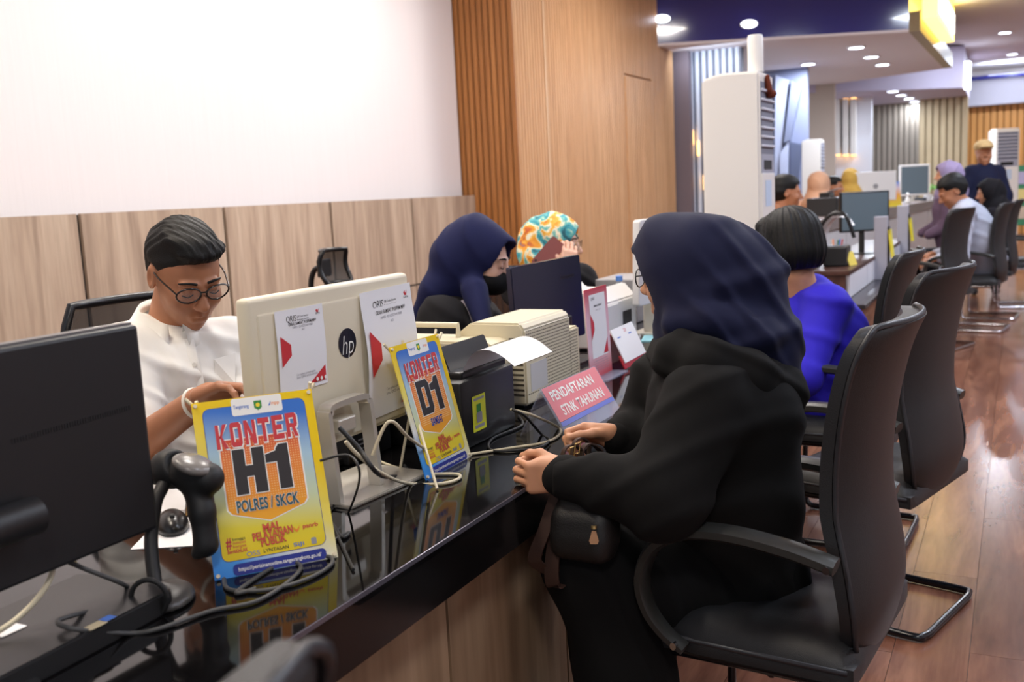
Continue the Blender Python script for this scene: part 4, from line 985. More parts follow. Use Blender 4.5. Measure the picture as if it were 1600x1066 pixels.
flatprint('red_arrow', [(-.062, .21), (-.035, .18), (-.035, .155), (-.062, .125)], Mr, .001, P_red, pp); flatprint('red_corner', [(.07, .12), (.07, .07), (.03, .07)], Mr, .001, P_red, pp)
for i in range(5): words('pembayaran nontunai dengan aplikasi', .0035, Mr, P_grey, pp, w=.12, cx=.002, cy=.056-.008*i, z=.0012)
# ---- desk calendar
cl = thing('desk_calendar', 'white desk calendar sheet on a red tent base', 'calendar', tuple(onz(990, 572, ZT)))
TL, TR, BL, BR = onx(953, 517, -1.22), onx(981, 497, -1.22), onx(976, 568, -1.17), onx(1008, 551, -1.17)
Mc = plane_frame(tuple(BL), tuple(BR-BL), tuple(TL-BL)); W_, H_ = np.linalg.norm(BR-BL), np.linalg.norm(TL-BL)
bs = link('sheet', prism_me([(0, 0), (W_, 0), (W_, H_), (0, H_)], .004, Mc), M_paper, cl, world=True)
words('23', .012, Mc, P_red, bs, w=.02, cx=W_*.55, cy=H_*.86, z=.0048)
for i in range(2): flatprint('ruled_mark', rrect(.03, .004, .001, 2, W_*(.2+.5*i), H_*.72), Mc, .0046, P_blue, bs)
link('red_base', prism_me([(-.012, -.018), (W_+.012, -.018), (W_+.012, H_*.25), (-.012, H_*.25)], .004, Mc @ Matrix.Translation((0, 0, -.005))), mat('calendar_red', (190, 28, 34), .45), cl, world=True)
link('red_leg', prism_me([(0, 0), (W_+.01, 0), (W_+.01, .12), (0, .12)], .004, plane_frame((BL[0]-.09, BL[1], ZT), (0, 1, 0), (.25, 0, .9))), MAT['calendar_red'], cl, world=True)
# ---- dark blue-black monitor with maker's word
lm = thing('computer_monitor', 'dark monitor back with raised maker lettering between the two women clerks', 'monitor', tuple(at(860, 560, 3.4)*V(1, 1, 0)+V(0, 0, ZT)))
TL, TR = at(798, 419, 3.32), at(906, 398, 3.55); dn = V(0, 0, -1)
Ml = plane_frame(tuple((TL+TR)/2), tuple(TR-TL), (0, 0, 1)); Wm = np.linalg.norm(TR-TL)
link('panel', prism_me(rrect(Wm, .29, .006, 3, 0, -.145), .028, Ml @ Matrix.Translation((0, 0, -.028)), .003), mat('blue_black_gloss', (34, 36, 58), .22), lm, world=True)
words('Lenovo', .018, Ml, P_dark, lm, 'lettering', w=.07, cx=Wm/2-.075, cy=-.065, z=.0012)
link('stand', box_me(tuple(Ml @ Vector((0, -.29, .03))), (.07, .07, .2), .006, rz=-.3), M_blackp, lm, world=True); q_ = Ml @ Vector((0, 0, .02)); link('foot', prism_me(rrect(.18, .22, .02), .012, T((q_.x, q_.y, ZT))), M_blackp, lm, world=True)
# ---- white laser printer, white screen, bottle, small device, teal sheet
wp = thing('printer', 'off-white laser printer with scooped top behind the calendar', 'printer', (-1.52, 3.75, ZT))
xw = -1.40
link('body', extr([(xw, ZT+.006), (xw, .93), (xw-.05, .985), (xw-.09, .96), (xw-.22, .965), (xw-.24, .99), (xw-.26, .99), (xw-.26, ZT+.006)], 3.44, 3.86, .006), mat('offwhite_plastic', (226, 224, 222), .4), wp, world=True)
link('dark_slot', lohi(xw, xw+.001, 3.70, 3.8, .80, .88), M_joint, wp, world=True); link('side_cover', box_me((xw+.002, 3.56, .86), (.004, .18, .12), .0015), MAT['offwhite_plastic'], wp, world=True)
wm = thing('computer_monitor', 'white all-in-one screen leaning behind the navy headscarf visitor', 'monitor', (-1.3, 4.1, ZT))
TL, BL = onx(1012, 351, -1.33), onx(986, 482, -1.40); Mw = plane_frame(tuple(BL), (0, 1, 0), (-.06, 0, 1.)); Lh = .33; Lw = .5
bl_ = onx(988, 480, -1.36); Mw = plane_frame((bl_[0], bl_[1], .90), (.08, 1, 0), (.05, .13, 1.0))
link('panel', prism_me(rrect(.5, .34, .012, 3, .25, .17), .03, Mw, .003), MAT['offwhite_plastic'], wm, world=True)
link('stand', box_me(tuple(Mw @ Vector((.25, .0, -.02))), (.05, .12, .26), .006), M_silver, wm, world=True); q_ = Mw @ Vector((.25, 0, 0)); link('foot', prism_me(rrect(.16, .24, .02), .01, T((q_.x, q_.y, ZT))), M_silver, wm, world=True)
wb = thing('water_bottle', 'small clear water bottle with light blue cap', 'bottle', tuple(onz(958, 520, ZT)*0+V(-1.57, 4.12, ZT)))
link('bottle', lathe_me([(.0, 0), (.03, .0), (.031, .01), (.029, .08), (.031, .12), (.026, .16), (.013, .19), (.013, .205)], 20), mat('clear_plastic', (222, 232, 244), .06, alpha=.4, spec=.7), wb)
link('cap', lathe_me([(0, .2), (.0155, .2), (.0155, .222), (0, .224)], 16), mat('cap_blue', (90, 140, 220), .4), wb)
dv = thing('card_reader_box', 'grey desktop device with buttons on the far side of counter', 'device', (-1.62, 4.35, ZT))
link('case', box_me((0, 0, .1), (.2, .3, .2), .008), M_greyp, dv)
for i in range(5): link('button', box_me((.101, -.1+i*.03, .15), (.004, .018, .018), .001), M_blackp, dv)
ts = thing('envelope', 'pale teal envelope on the counter edge before the visitor', 'paper', tuple(onz(1030, 527, ZT))); link('sheet', prism_me(rrect(.14, .2, .003, 2), .004, T(onz(1032, 528, ZT), .25)), mat('teal_paper', (150, 206, 216), .6), ts, world=True)
cp = thing('cable_bundle', 'tangle of grey cables behind the white printer', 'cable', (-1.33, 3.62, ZT)); link('loop', tube_me([(-1.35+.04*math.cos(a), 3.63+.05*math.sin(a), ZT+.02+.012*math.sin(3*a)) for a in np.linspace(0, 6.28, 20)], .004, 8, 0), M_greyp, cp, world=True)
# ---- cables
def cable(pts, r, m, label, z=True):
    P = [np.array(p, float) for p in pts]; o = thing('cable', label, 'cable', tuple(P[len(P)//2])); link('cord', tube_me(P, r, 8, 8), m, o, world=True); return o
def zc(px, py, h=.004): return onz(px, py, ZT+h)
M_wcab = mat('cream_cable', (206, 196, 168), .5); M_gcab = mat('grey_cable', (70, 70, 70), .5)
cable([at(75, 868, 1.42), at(82, 890, 1.42), at(70, 920, 1.41), at(40, 955, 1.39), at(0, 985, 1.36), at(-60, 1010, 1.33)], .0042, M_wcab, 'cream cable hanging from the black monitor at the left edge')
cb = cable([at(45, 852, 1.43), at(80, 866, 1.44), at(130, 888, 1.47), at(190, 912, 1.50), zc(204, 925), zc(180, 944), zc(120, 960, .04), zc(90, 972, .045), zc(120, 984, .04), zc(200, 990), zc(248, 983), zc(330, 955), zc(400, 940), zc(450, 910), zc(470, 885), zc(440, 880, .002), zc(370, 925), zc(400, 920)], .0036, M_gcab, 'dark grey scanner cable looping from the monitor around the scanner base')
link('cable_tag', tube_me([at(98, 873, 1.455), at(118, 882, 1.465)], .0046, 8, 0), mat('tag_cream', (214, 200, 160), .5), cb, world=True)
cable([zc(350, 905), zc(360, 922), zc(420, 922), zc(480, 905), zc(515, 885), zc(518, 872), zc(500, 868)], .0036, M_gcab, 'grey cable loop lying in front of the H1 sign')
cable([at(540, 690, 1.72), at(560, 712, 1.74), at(600, 742, 1.80), zc(640, 756), zc(690, 756), zc(717, 748), zc(712, 741), zc(660, 740), zc(610, 728), zc(575, 712)], .0036, M_wcab, 'cream cable curving from the silver stand to the D1 sign foot')
cable([at(530, 668, 1.75), at(560, 700, 1.75), at(590, 740, 1.76), zc(615, 745, .012), zc(636, 740), zc(632, 728)], .0042, M_rubber, 'black power lead with plug on the silver stand base')
cable([at(500, 720, 1.62), at(545, 712, 1.62), at(562, 745, 1.62), zc(545, 800), zc(525, 830), zc(515, 800), zc(548, 760), zc(520, 775), zc(500, 790)], .0022, M_rubber, 'thin black wire curling over the silver stand base')
cable([at(582, 712, 1.86), at(600, 668, 1.86), at(615, 660, 1.87), at(640, 685, 1.95), zc(680, 712)], .0034, M_wcab, 'cream wire arching behind the cream computer corner')
cable([at(798, 640, 2.42), at(830, 648, 2.4), zc(872, 668), zc(874, 680), zc(850, 692), zc(800, 700), zc(735, 710)], .0034, M_wcab, 'cream cable from the black printer bending before the acrylic sign')
cable([at(800, 640, 2.38), at(820, 650, 2.38), zc(845, 678), zc(858, 688), zc(840, 700), zc(790, 705), zc(765, 702), zc(770, 685), zc(815, 665), zc(810, 650)], .0034, M_rubber, 'black cable coiled on the glossy top by the black printer')
cable([at(545, 800, 1.62)*V(1, 1, 0)+V(0, 0, ZT+.003), zc(520, 820), zc(535, 840), zc(545, 832), zc(520, 845)], .003, M_rubber, 'short black cable tangle between the H1 sign and silver base')
# ------------------------------------------------------------------ people
SK_tan, SK_fair, SK_mid = skin('skin_tan', (172, 116, 84)), skin('skin_fair', (214, 168, 146)), skin('skin_warm', (202, 146, 112))
RIGHT, UP_, AWAY = RC[:, 0], -RC[:, 1], RC[:, 2]
def dirv(r=0, u=0, a=0): return nrmz(RIGHT*r+UP_*u+AWAY*a)
def person(label, base): return thing('person', label, 'person', tuple(base))
def eyes(p, q, s=1, closed=False):
    for e in (-1, 1):
        Se = lathe_me([(0, -.011), (.006, -.009), (.0105, -.003), (.0105, .003), (.006, .009), (0, .011)], 14)
        c = q(.0315*e, .0815, .0008)
        bm = bmesh.new(); bmesh.ops.create_uvsphere(bm, u_segments=12, v_segments=8, radius=.0112*s, matrix=T(c)); o = link('eye', mesh(bm, smooth=True), M_eye, p, world=True)
        bm = bmesh.new(); bmesh.ops.create_uvsphere(bm, u_segments=10, v_segments=6, radius=.0055*s, matrix=T(q(.0315*e, .0885, -.002))); link('iris', mesh(bm, smooth=True), M_iris, o, world=True)
def brows(p, q, m, z=.025):
    for e in (-1, 1): link('eyebrow', tube_me([q(.012*e, .0925, z-.003), q(.03*e, .0915, z+.002), q(.05*e, .0785, z-.003)], lambda t: .0034*(.9+.4*t-.9*t*t), 6, 5), m, p, world=True)
def lips(p, q, m):
    link('lips', np_mesh(Sdf(.0022, .003).cap(q(-.017, .0875, -.067), q(.017, .0875, -.067), .0046).cap(q(-.013, .0885, -.0775), q(.013, .0885, -.0775), .0056).bake()), m, p, world=True)
def seated_legs(S, hip, fdir, w=.09, r=(.085, .062, .045), thigh=.42, shin=.43, floor=.09):
    f = nrmz(np.array([fdir[0], fdir[1], 0])); s = np.array([f[1], -f[0], 0]); pts = []
    for e in (-1, 1):
        h = hip+s*w*e; k = h+f*thigh+V(0, 0, -.01); a = V(k[0]-f[0]*.03, k[1]-f[1]*.03, floor)
        S.path([h, k, a], list(r)); pts.append((h, k, a, f))
    return pts
def shoes(p, legs, m):
    for h, k, a, f in legs:
        link('shoe', np_mesh(Sdf(.006, .02).ell(a+f*.06+V(0, 0, -.045), V(.045, .13, .04), frame(f)).bake(cut=lambda P: .003-P[:, 2])), m, p, world=True)
M_trouser = cloth('dark_trousers', (28, 28, 34)); M_shoe = mat('black_shoe', (18, 18, 18), .35)
# ============ foreground visitor: navy headscarf, black hoodie
W1 = person('woman visitor in navy headscarf and black hoodie leaning on the counter', (-.5, 2.08, 0))
M_hood = cloth('black_hoodie', (17, 16, 16), .9, .04, .05); M_navyc = cloth('navy_scarf', (24, 27, 56), .75, .06, .25); M_skirt = cloth('black_skirt', (12, 12, 13), .95, .03, .03)
hR = frame((-1, .10, -.06)); hc = at(1078, 428, 2.2)
B = Sdf(.0045, .012); q = add_head(B, hc, hR, 1.0, female=True); B.cap(q(0, -.02, -.06), q(0, -.05, -.19), .052, .058)
body = [B.bake()]
B = Sdf(.009, .04)
T_ = dict(pel=at(1140, 885, 2.25), mid=at(1135, 770, 2.2), che=at(1128, 655, 2.17), upp=at(1112, 585, 2.2))
B.path([T_['pel'], T_['mid'], T_['che'], T_['upp'], q(0, -.05, -.17)], [.12, .12, .125, .09, .055])
Ls, Le, Lw = at(1105, 632, 2.03), at(1035, 775, 1.97), at(872, 741, 2.04); Rs_, Re, Rw = at(1040, 600, 2.33), at(1002, 690, 2.38), at(952, 683, 2.25)
B.path([Ls, Le, Lw], [.055, .045, .032]).path([Rs_, Re, Rw], [.055, .042, .028])
kn1, kn2 = at(925, 890, 2.13), at(915, 860, 2.3)
an1, an2 = V(kn1[0]+.03, kn1[1]+.0, .09), V(kn2[0]+.03, kn2[1], .09)
B.path([at(1140, 880, 2.22), kn1, an1], [.06, .05, .04]).path([at(1120, 880, 2.34), kn2, an2], [.06, .05, .04]); body.append(B.bake())
Hd = Sdf(.0024, .006)
hl = np.stack([nrmz(dirv(-1, -.1, .12)), nrmz(dirv(-.08, 1, -.15)), nrmz(dirv(.05, .15, -1))], 1)
hl[:, 1] = nrmz(hl[:, 1]-hl[:, 0]*(hl[:, 0]@hl[:, 1])); hl[:, 2] = nrmz(hl[:, 2]-hl[:, 0]*(hl[:, 0]@hl[:, 2])-hl[:, 1]*(hl[:, 1]@hl[:, 2]))
add_hand(Hd, hl, at(884, 742, 2.035), .92, 1, [(1.0, 1.35, .6), (.95, 1.3, .6), (.9, 1.35, .6), (.85, 1.3, .6)], [(.75, .35, -.5), (.8, -.1, -.6), (.7, -.3, -.6)], .05)
body.append(Hd.bake()); Hd = Sdf(.0024, .006)
hr = np.stack([nrmz(dirv(-1, .12, .1)), nrmz(dirv(.1, .55, -.85)), nrmz(dirv(.1, .85, .55))], 1)
hr[:, 1] = nrmz(hr[:, 1]-hr[:, 0]*(hr[:, 0]@hr[:, 1])); hr[:, 2] = nrmz(hr[:, 2]-hr[:, 0]*(hr[:, 0]@hr[:, 2])-hr[:, 1]*(hr[:, 1]@hr[:, 2]))
add_hand(Hd, hr, at(963, 682, 2.25), .92, 1, [(.55, 1.2, .7), (.7, 1.3, .7), (.8, 1.3, .6), (.85, 1.3, .6)], [(.85, .35, -.35), (.95, .0, -.25), (.95, -.2, -.3)], .05)
body.append(Hd.bake())
link('body', np_mesh(body), SK_mid, W1, world=True)
eyes(W1, q); lips(W1, q, mat('lip_red', (196, 60, 64), .4)); glasses(W1, q, mat('dark_frame', (24, 22, 24), .3))
# hoodie
S = Sdf(.007, .05)
S.path([T_['pel'], T_['mid'], T_['che'], T_['upp']], [.15, .158, .158, .125]); S.ell(at(1130, 640, 2.15), V(.15, .15, .13))
S.path([Ls, Le, at(950, 758, 2.0), at(866, 744, 2.04)], [.10, .088, .056, .044], .04).path([Rs_, Re, at(985, 686, 2.28), at(956, 684, 2.255)], [.09, .075, .052, .042], .04)
S.cap(at(1150, 895, 2.26), at(1090, 880, 2.26), .145, .12)
def hd(P): return folds(P, dirv(.6, .5, 0), 60, .0042, 3, 1.4, 7)+folds(P, dirv(-.3, 1, .3), 46, .005, 8, 1.6, 6)
def wristcut(P):   # sleeve ends
    c1 = .0-((P-at(862, 744, 2.04))@dirv(1, 0, 0)); c2 = -((P-at(948, 684, 2.25))@dirv(1, 0, 0))
    m1 = np.linalg.norm(P-at(862, 744, 2.04), axis=1) < .11; m2 = np.linalg.norm(P-at(948, 684, 2.25), axis=1) < .085
    return np.where(m1, c1, np.where(m2, c2, -1))
hoodie = link('hoodie', np_mesh(S.bake(hd, wristcut)), M_hood, W1, world=True)
S = Sdf(.006, .03); S.path([at(1040, 545, 2.26), at(1058, 556, 2.10), at(1105, 572, 2.035), at(1165, 590, 2.06), at(1215, 612, 2.16), at(1212, 600, 2.28), at(1130, 560, 2.36)], [.04, .045, .05, .058, .058, .055, .05])
S.ell(at(1195, 625, 2.17), V(.075, .09, .11))
link('hood', np_mesh(S.bake(lambda P: folds(P, dirv(.5, .9, 0), 70, .005, 11))), M_hood, hoodie, world=True)
for nm, a, b, r in (('cuff', at(870, 744, 2.038), at(862, 744, 2.04), .044), ('cuff', at(958, 684, 2.255), at(950, 684, 2.25), .038)):
    link(nm, np_mesh(Sdf(.004, .01).cap(a+dirv(1)*.02, b+dirv(1)*.02, r, r*.98).bake()), M_hood, hoodie, world=True)
# skirt
S = Sdf(.009, .06); S.cap(at(1175, 880, 2.27), at(1080, 875, 2.26), .13, .13); S.path([at(1150, 905, 2.23), at(1030, 900, 2.19), kn1], [.13, .112, .086]).path([at(1140, 890, 2.34), at(1030, 880, 2.31), kn2], [.13, .11, .086])
S.path([kn1, (kn1+an1)/2+V(.05, 0, 0), an1+V(.05, 0, -.02)], [.088, .095, .10]).path([kn2, (kn2+an2)/2+V(.05, 0, 0), an2+V(.05, 0, -.02)], [.088, .095, .10])
S.path([(kn1+kn2)/2+V(.06, 0, -.1), (an1+an2)/2+V(.08, 0, 0)], [.09, .11])
link('skirt', np_mesh(S.bake(lambda P: folds(P, (.3, 1, .1), 60, .006, 4), lambda P: .03-P[:, 2])), M_skirt, W1, world=True)
shoes(W1, [(0, 0, an1, V(-1, 0, 0)), (0, 0, an2, V(-1, 0, 0))], M_shoe)
# scarf
def facecut(q, R, c, sx=.067, sz=.105, cy=.075, cz=-.03, tilt=0):
    def f(P):
        L = (P-c)@R; d = np.sqrt((L[:, 0]/sx)**2+((L[:, 2]-cz)/sz)**2)-1
        return np.where(L[:, 1] > .0, -d*.06, -.05)
    return f
S = Sdf(.0045, .045); hq = q
S.ell(q(0, -.012, .022), V(.106, .128, .112), hR); S.ell(at(1160, 450, 2.2), V(.095, .09, .105)); S.ell(at(1135, 425, 2.2), V(.095, .095, .10)); S.cap(q(0, .06, .075), q(0, .112, .05), .06, .028); S.path([at(1165, 470, 2.2), at(1190, 540, 2.19), at(1200, 600, 2.19)], [.085, .082, .072])
S.path([q(0, -.03, -.06), q(0, -.045, -.17)], [.098, .115]); S.cap(q(0, .035, -.10), q(0, .02, -.16), .06, .07)
S.path([at(1055, 505, 2.13), at(1110, 500, 2.09), at(1190, 520, 2.11)], [.03, .034, .04], .03)
def sf(P):
    o = folds(P, dirv(.75, .62, .1), 80, .0065, 21, 1.0, 7)+folds(P, dirv(.25, -1, 0), 50, .005, 22, 1.3, 6)
    return o*np.clip(((P-hc)@dirv(1, -.4, 0))/.10+.55, .12, 1)
link('headscarf', np_mesh(S.bake(sf, facecut(q, hR, hc, .064, .098, cz=-.032)), relax=4), M_navyc, W1, world=True)
# ---- handbag on her lap
M_bag = mat('black_bag', (17, 15, 15), .5, bump=.3, bscale=400); M_strap = mat('brown_strap', (58, 40, 34), .45); M_gold = mat('gold_metal', (200, 168, 110), .3, metal=.9)
bg = thing('handbag', 'black handbag with dark brown straps and gold zip pull on her lap', 'handbag', tuple(at(910, 870, 2.1)))
Sb = Sdf(.006, .03); Rb = frame(dirv(-.5, 0, -.85))
Sb.box(at(918, 800, 2.04), V(.062, .035, .07), Rb, .03); Sb.box(at(912, 835, 2.03), V(.068, .04, .055), Rb, .03)
link('bag_body', np_mesh(Sb.bake(lambda P: folds(P, (0, .4, 1), 60, .003, 5))), M_bag, bg, world=True)
def strap(pts, w, name='strap', m=M_strap, th=.0016, side=None):
    P = smooth_path(pts, 8); bm = bmesh.new(); R = []; sd = nrmz(side if side is not None else dirv(.3, .1, -1))
    for i, p in enumerate(P):
        t = nrmz(P[min(i+1, len(P)-1)]-P[max(i-1, 0)]); n = nrmz(np.cross(t, sd)); s_ = nrmz(np.cross(n, t))
        R.append([bm.verts.new(p+s_*w/2*a+n*th*b) for a, b in ((-1, -1), (1, -1), (1, 1), (-1, 1))])
    for A, B_ in zip(R, R[1:]):
        for j in range(4): bm.faces.new((A[j], A[(j+1) % 4], B_[(j+1) % 4], B_[j]))
    bm.faces.new(R[0][::-1]); bm.faces.new(R[-1]); bmesh.ops.recalc_face_normals(bm, faces=bm.faces[:])
    return link(name, autosmooth(mesh(bm), 40), m, bg, world=True)
strap([at(868, 775, 2.06), at(850, 830, 2.05), at(836, 868, 2.05), at(842, 884, 2.06), at(866, 892, 2.07), at(872, 860, 2.1)], .030, side=dirv(.8, .3, -.5))
strap([at(884, 780, 2.06), at(868, 840, 2.05), at(862, 890, 2.05), at(866, 916, 2.06), at(882, 900, 2.07), at(890, 850, 2.1)], .032, side=dirv(.85, .2, -.5))
strap([at(880, 745, 2.10), at(880, 708, 2.10), at(892, 696, 2.11), at(908, 705, 2.12), at(910, 740, 2.13)], .022); strap([at(893, 735, 2.14), at(896, 696, 2.15), at(908, 685, 2.16), at(920, 697, 2.17), at(918, 740, 2.17)], .020); strap([at(904, 745, 2.12), at(908, 706, 2.12), at(922, 694, 2.13), at(940, 710, 2.14), at(936, 750, 2.15)], .030)
for px, py in ((893, 706), (901, 700)): link('buckle', tube_me([at(px-2, py-6, 2.09), at(px+6, py-9, 2.09), at(px+4, py+8, 2.09), at(px-4, py+9, 2.09), at(px-2, py-6, 2.09)], .0014, 6, 0), M_gold, bg, world=True)
zp = at(928, 836, 1.965); link('zip_slider', cyl_me(zp+UP_*.012, zp+UP_*.018, .006, n=12), M_gold, bg, world=True); link('zip_pull', prism_me([(-.004, .008), (.004, .008), (.0095, -.012), (.007, -.018), (-.007, -.018), (-.0095, -.012)], .002, plane_frame(tuple(zp), tuple(dirv(1)), tuple(UP_))), mat('tan_leather', (176, 132, 96), .5), bg, world=True)
# ============ man in white shirt
M1 = person('man in white shirt and glasses looking down at his desk', (-1.95, 1.95, 0))
fw = dirv(.64, 0, -.77); fw = nrmz(V(fw[0], fw[1], 0)*.87+V(0, 0, -.49)); hR = frame(fw); hc = at(290, 424, 2.38)
# slight head roll as in the photo
hR = hR @ np.array([[math.cos(.06), 0, math.sin(.06)], [0, 1, 0], [-math.sin(.06), 0, math.cos(.06)]])
B = Sdf(.003, .012); q = add_head(B, hc, hR, 1.03); B.cap(q(0, -.03, -.06), at(268, 520, 2.45), .055, .062); body = [B.bake()]
Rsh, Lsh = at(192, 566, 2.36), at(362, 548, 2.52); Rel, Rwr = at(208, 702, 2.2), at(312, 626, 2.07); Lel, Lwr = at(382, 690, 2.40), at(395, 640, 2.16)
ch, be, pe = at(278, 610, 2.5), at(280, 720, 2.52), at(286, 815, 2.58)
B = Sdf(.008, .04); B.path([at(268, 520, 2.45), ch, be, pe], [.06, .12, .12, .12]); B.path([Rsh, Rel, Rwr], [.055, .043, .03]).path([Lsh, Lel, Lwr], [.055, .043, .03])
ft = nrmz(V(.95, -.2, 0)); S = Sdf(.012, .04); lg_ = seated_legs(S, pe+V(0, 0, -.02), ft, thigh=.38); tro = S
for h, k, a, f in lg_: B.path([h, k, a], [.06, .045, .035])
body.append(B.bake()); Hd = Sdf(.0026, .006)
al = nrmz(at(362, 606, 2.02)-Rwr); bk = nrmz(np.cross(al, dirv(0, .25, -1))); bk = bk if bk@UP_ > 0 else -bk; thm = np.cross(bk, al); thm = thm if thm@dirv(0, 0, -1) < 0 else -thm
HR = np.stack([al, thm, bk], 1); add_hand(Hd, HR, at(318, 622, 2.065), 1.0, 1, [(.35, .5, .3)]*4, [(.8, .5, -.3), (.95, .2, -.2), (1, .05, -.15)], .03)
body.append(Hd.bake()); Hd = Sdf(.0035, .006); add_hand(Hd, np.stack([dirv(-.2, -.2, -1), dirv(-1, 0, .2), dirv(0, 1, -.2)], 1), Lwr, .98, 1, [(.4, .5, .3)]*4, [(.8, .5, -.3), (.95, .2, -.2), (1, .05, -.15)], .03); body.append(Hd.bake())
link('body', np_mesh(body), SK_tan, M1, world=True)
brows(M1, q, M_hair)
for e in (-1, 1): link('eyelash', tube_me([q(.019*e, .0915, -.004), q(.0315*e, .0935, -.0085), q(.044*e, .0875, -.005)], .0014, 6, 4), M_hair, M1, world=True)
lips(M1, q, mat('lip_brown', (160, 96, 84), .5)); glasses(M1, q, mat('tortoise_frame', (40, 30, 26), .2), th=.0022, w=.0275, h=.019, zo=.007, yo=-.007)
# hair
S = Sdf(.003, .018); 
S.ell(q(0, -.02, .05), V(.078, .097, .068), hR); S.ell(q(0, -.03, .015), V(.08, .092, .085), hR); S.ell(q(-.01, .04, .083), V(.06, .048, .024), hR); S.ell(q(.0, .0, .098), V(.055, .07, .022), hR)
def hcut(P):
    L = (P-hc)@hR; x, y, z = L.T; ax = np.abs(x)
    st = lambda a, b, t: np.clip((t-a)/(b-a), 0, 1)**2*(3-2*np.clip((t-a)/(b-a), 0, 1))
    line = -.075+.068*st(-.03, .0, y)+.062*st(.040, .056, y)+.012*st(.05, .08, y)*(1-st(.03, .06, ax))
    ear = np.sqrt(((y+.006)/.026)**2+((z+.006)/.036)**2)-1
    return np.maximum(line-z, np.where(ax > .06, -ear*.03, -1))
def hdisp(P):
    L = (P-hc)@hR
    return .0012*np.sin(L[:, 0]*520+4*wob(L, 3, 45)+L[:, 1]*260)+.0014*np.sin(L[:, 0]*230+L[:, 1]*190+5*wob(L, 4, 30))+.0022*wob(L, 9, 110)
link('hair', np_mesh(S.bake(hdisp, hcut)), M_hair, M1, world=True)
# shirt
M_shirt = cloth('white_shirt', (240, 238, 232), .75, .02, .1); S = Sdf(.006, .05)
S.path([ch, be, pe], [.155, .16, .155]); S.ell(at(276, 580, 2.47), V(.15, .14, .10)); S.cap(Rsh, Lsh, .072, .072); S.cap(at(230, 556, 2.43), at(320, 550, 2.5), .068, .066); S.cap(at(226, 538, 2.43), at(178, 566, 2.36), .062, .08)
slv = Rsh*.25+Rel*.75; S.path([Rsh, slv], [.092, .082], .03); S.path([Lsh, Lsh*.3+Lel*.7], [.092, .082], .03)
def sd_(P): return folds(P, dirv(.25, 1, .2), 64, .0055, 31, 1.6, 8)+folds(P, dirv(.9, .5, 0), 44, .005, 33, 1.4, 7)
sh_ = link('shirt', np_mesh(S.bake(sd_)), M_shirt, M1, world=True)
# collar
nk = at(264, 505, 2.43); fwc = dirv(.5, 0, -.86); Rn = frame(V(fwc[0], fwc[1], -.25))
def nq(x, y, z): return nk+Rn@V(x, y, z)
bm = bmesh.new(); A_, B2, C2 = [], [], []
for i in range(25):
    a = math.radians(-166+332*i/24)+math.pi/2+math.pi; 
    ca, sa = math.cos(a), math.sin(a); fr_ = max(0, sa)**2
    A_.append(bm.verts.new(nq(.066*ca, .070*sa, -.005+.022*(1-fr_)))); B2.append(bm.verts.new(nq(.070*ca, .074*sa, .040-.022*fr_))); C2.append(bm.verts.new(nq((.098+.018*fr_)*ca, (.094+.03*fr_)*sa, -.012-.042*fr_)))
for R1, R2 in ((A_, B2), (B2, C2)):
    for i in range(24): bm.faces.new((R1[i], R1[i+1], R2[i+1], R2[i]))
me = mesh(bm, smooth=True); co = link('collar', me, M_shirt, sh_, world=True); md = co.modifiers.new('thickness', 'SOLIDIFY'); md.thickness = .0025
# surface helper: push a pixel ray onto the shirt
from mathutils.bvhtree import BVHTree
def surf(o):
    me = o.data; return BVHTree.FromPolygons([v.co for v in me.vertices], [p.vertices for p in me.polygons])
def hit(bv, px, py, off=.002):
    r = ray(px, py); r = r/np.linalg.norm(r); h = bv.ray_cast(Vector(C0), Vector(r))
    return np.array(h[0])-r*off if h[0] is not None else None
bv = surf(sh_)
pl = [hit(bv, x, y, .0015) for x, y in ((293, 530), (300, 560), (310, 600), (316, 640), (318, 690))]; pl = [p for p in pl if p is not None]
if len(pl) > 2:
    bm = bmesh.new(); P = smooth_path(pl, 5); R = []
    for p in P: R.append([bm.verts.new(p+dirv(1)*a+dirv(0, 0, -1)*b) for a, b in ((-.015, 0), (-.013, .002), (.013, .002), (.015, 0))])
    for a, b in zip(R, R[1:]):
        for j in range(3): bm.faces.new((a[j], a[j+1], b[j+1], b[j]))
    link('placket', mesh(bm, smooth=True), M_shirt, sh_, world=True)
for x, y in ((304, 570), (313, 612), (317, 655)):
    p = hit(bv, x, y, .005)
    if p is not None: link('button', cyl_me(p, p+dirv(0, 0, -1)*.002, .0055, n=12), mat('button_white', (225, 222, 214), .3), sh_, world=True)
pk_ = [hit(bv, x, y, .002) for x, y in ((335, 562), (368, 552), (368, 600), (338, 606))]
if all(p is not None for p in pk_):
    bm = bmesh.new(); bm.faces.new([bm.verts.new(p) for p in pk_]); o = link('pocket', mesh(bm), M_shirt, sh_, world=True); md = o.modifiers.new('thickness', 'SOLIDIFY'); md.thickness = .002
link('trousers', np_mesh(tro.bake()), M_trouser, M1, world=True); shoes(M1, lg_, M_shoe)
# wrist band
link('bracelet', tube_me([Rwr*.94+Rel*.06+.031*(math.cos(a)*thm+math.sin(a)*bk) for a in np.linspace(0, 6.283, 20)], .004, 8, 0), mat('white_band', (232, 226, 214), .5), M1, world=True)
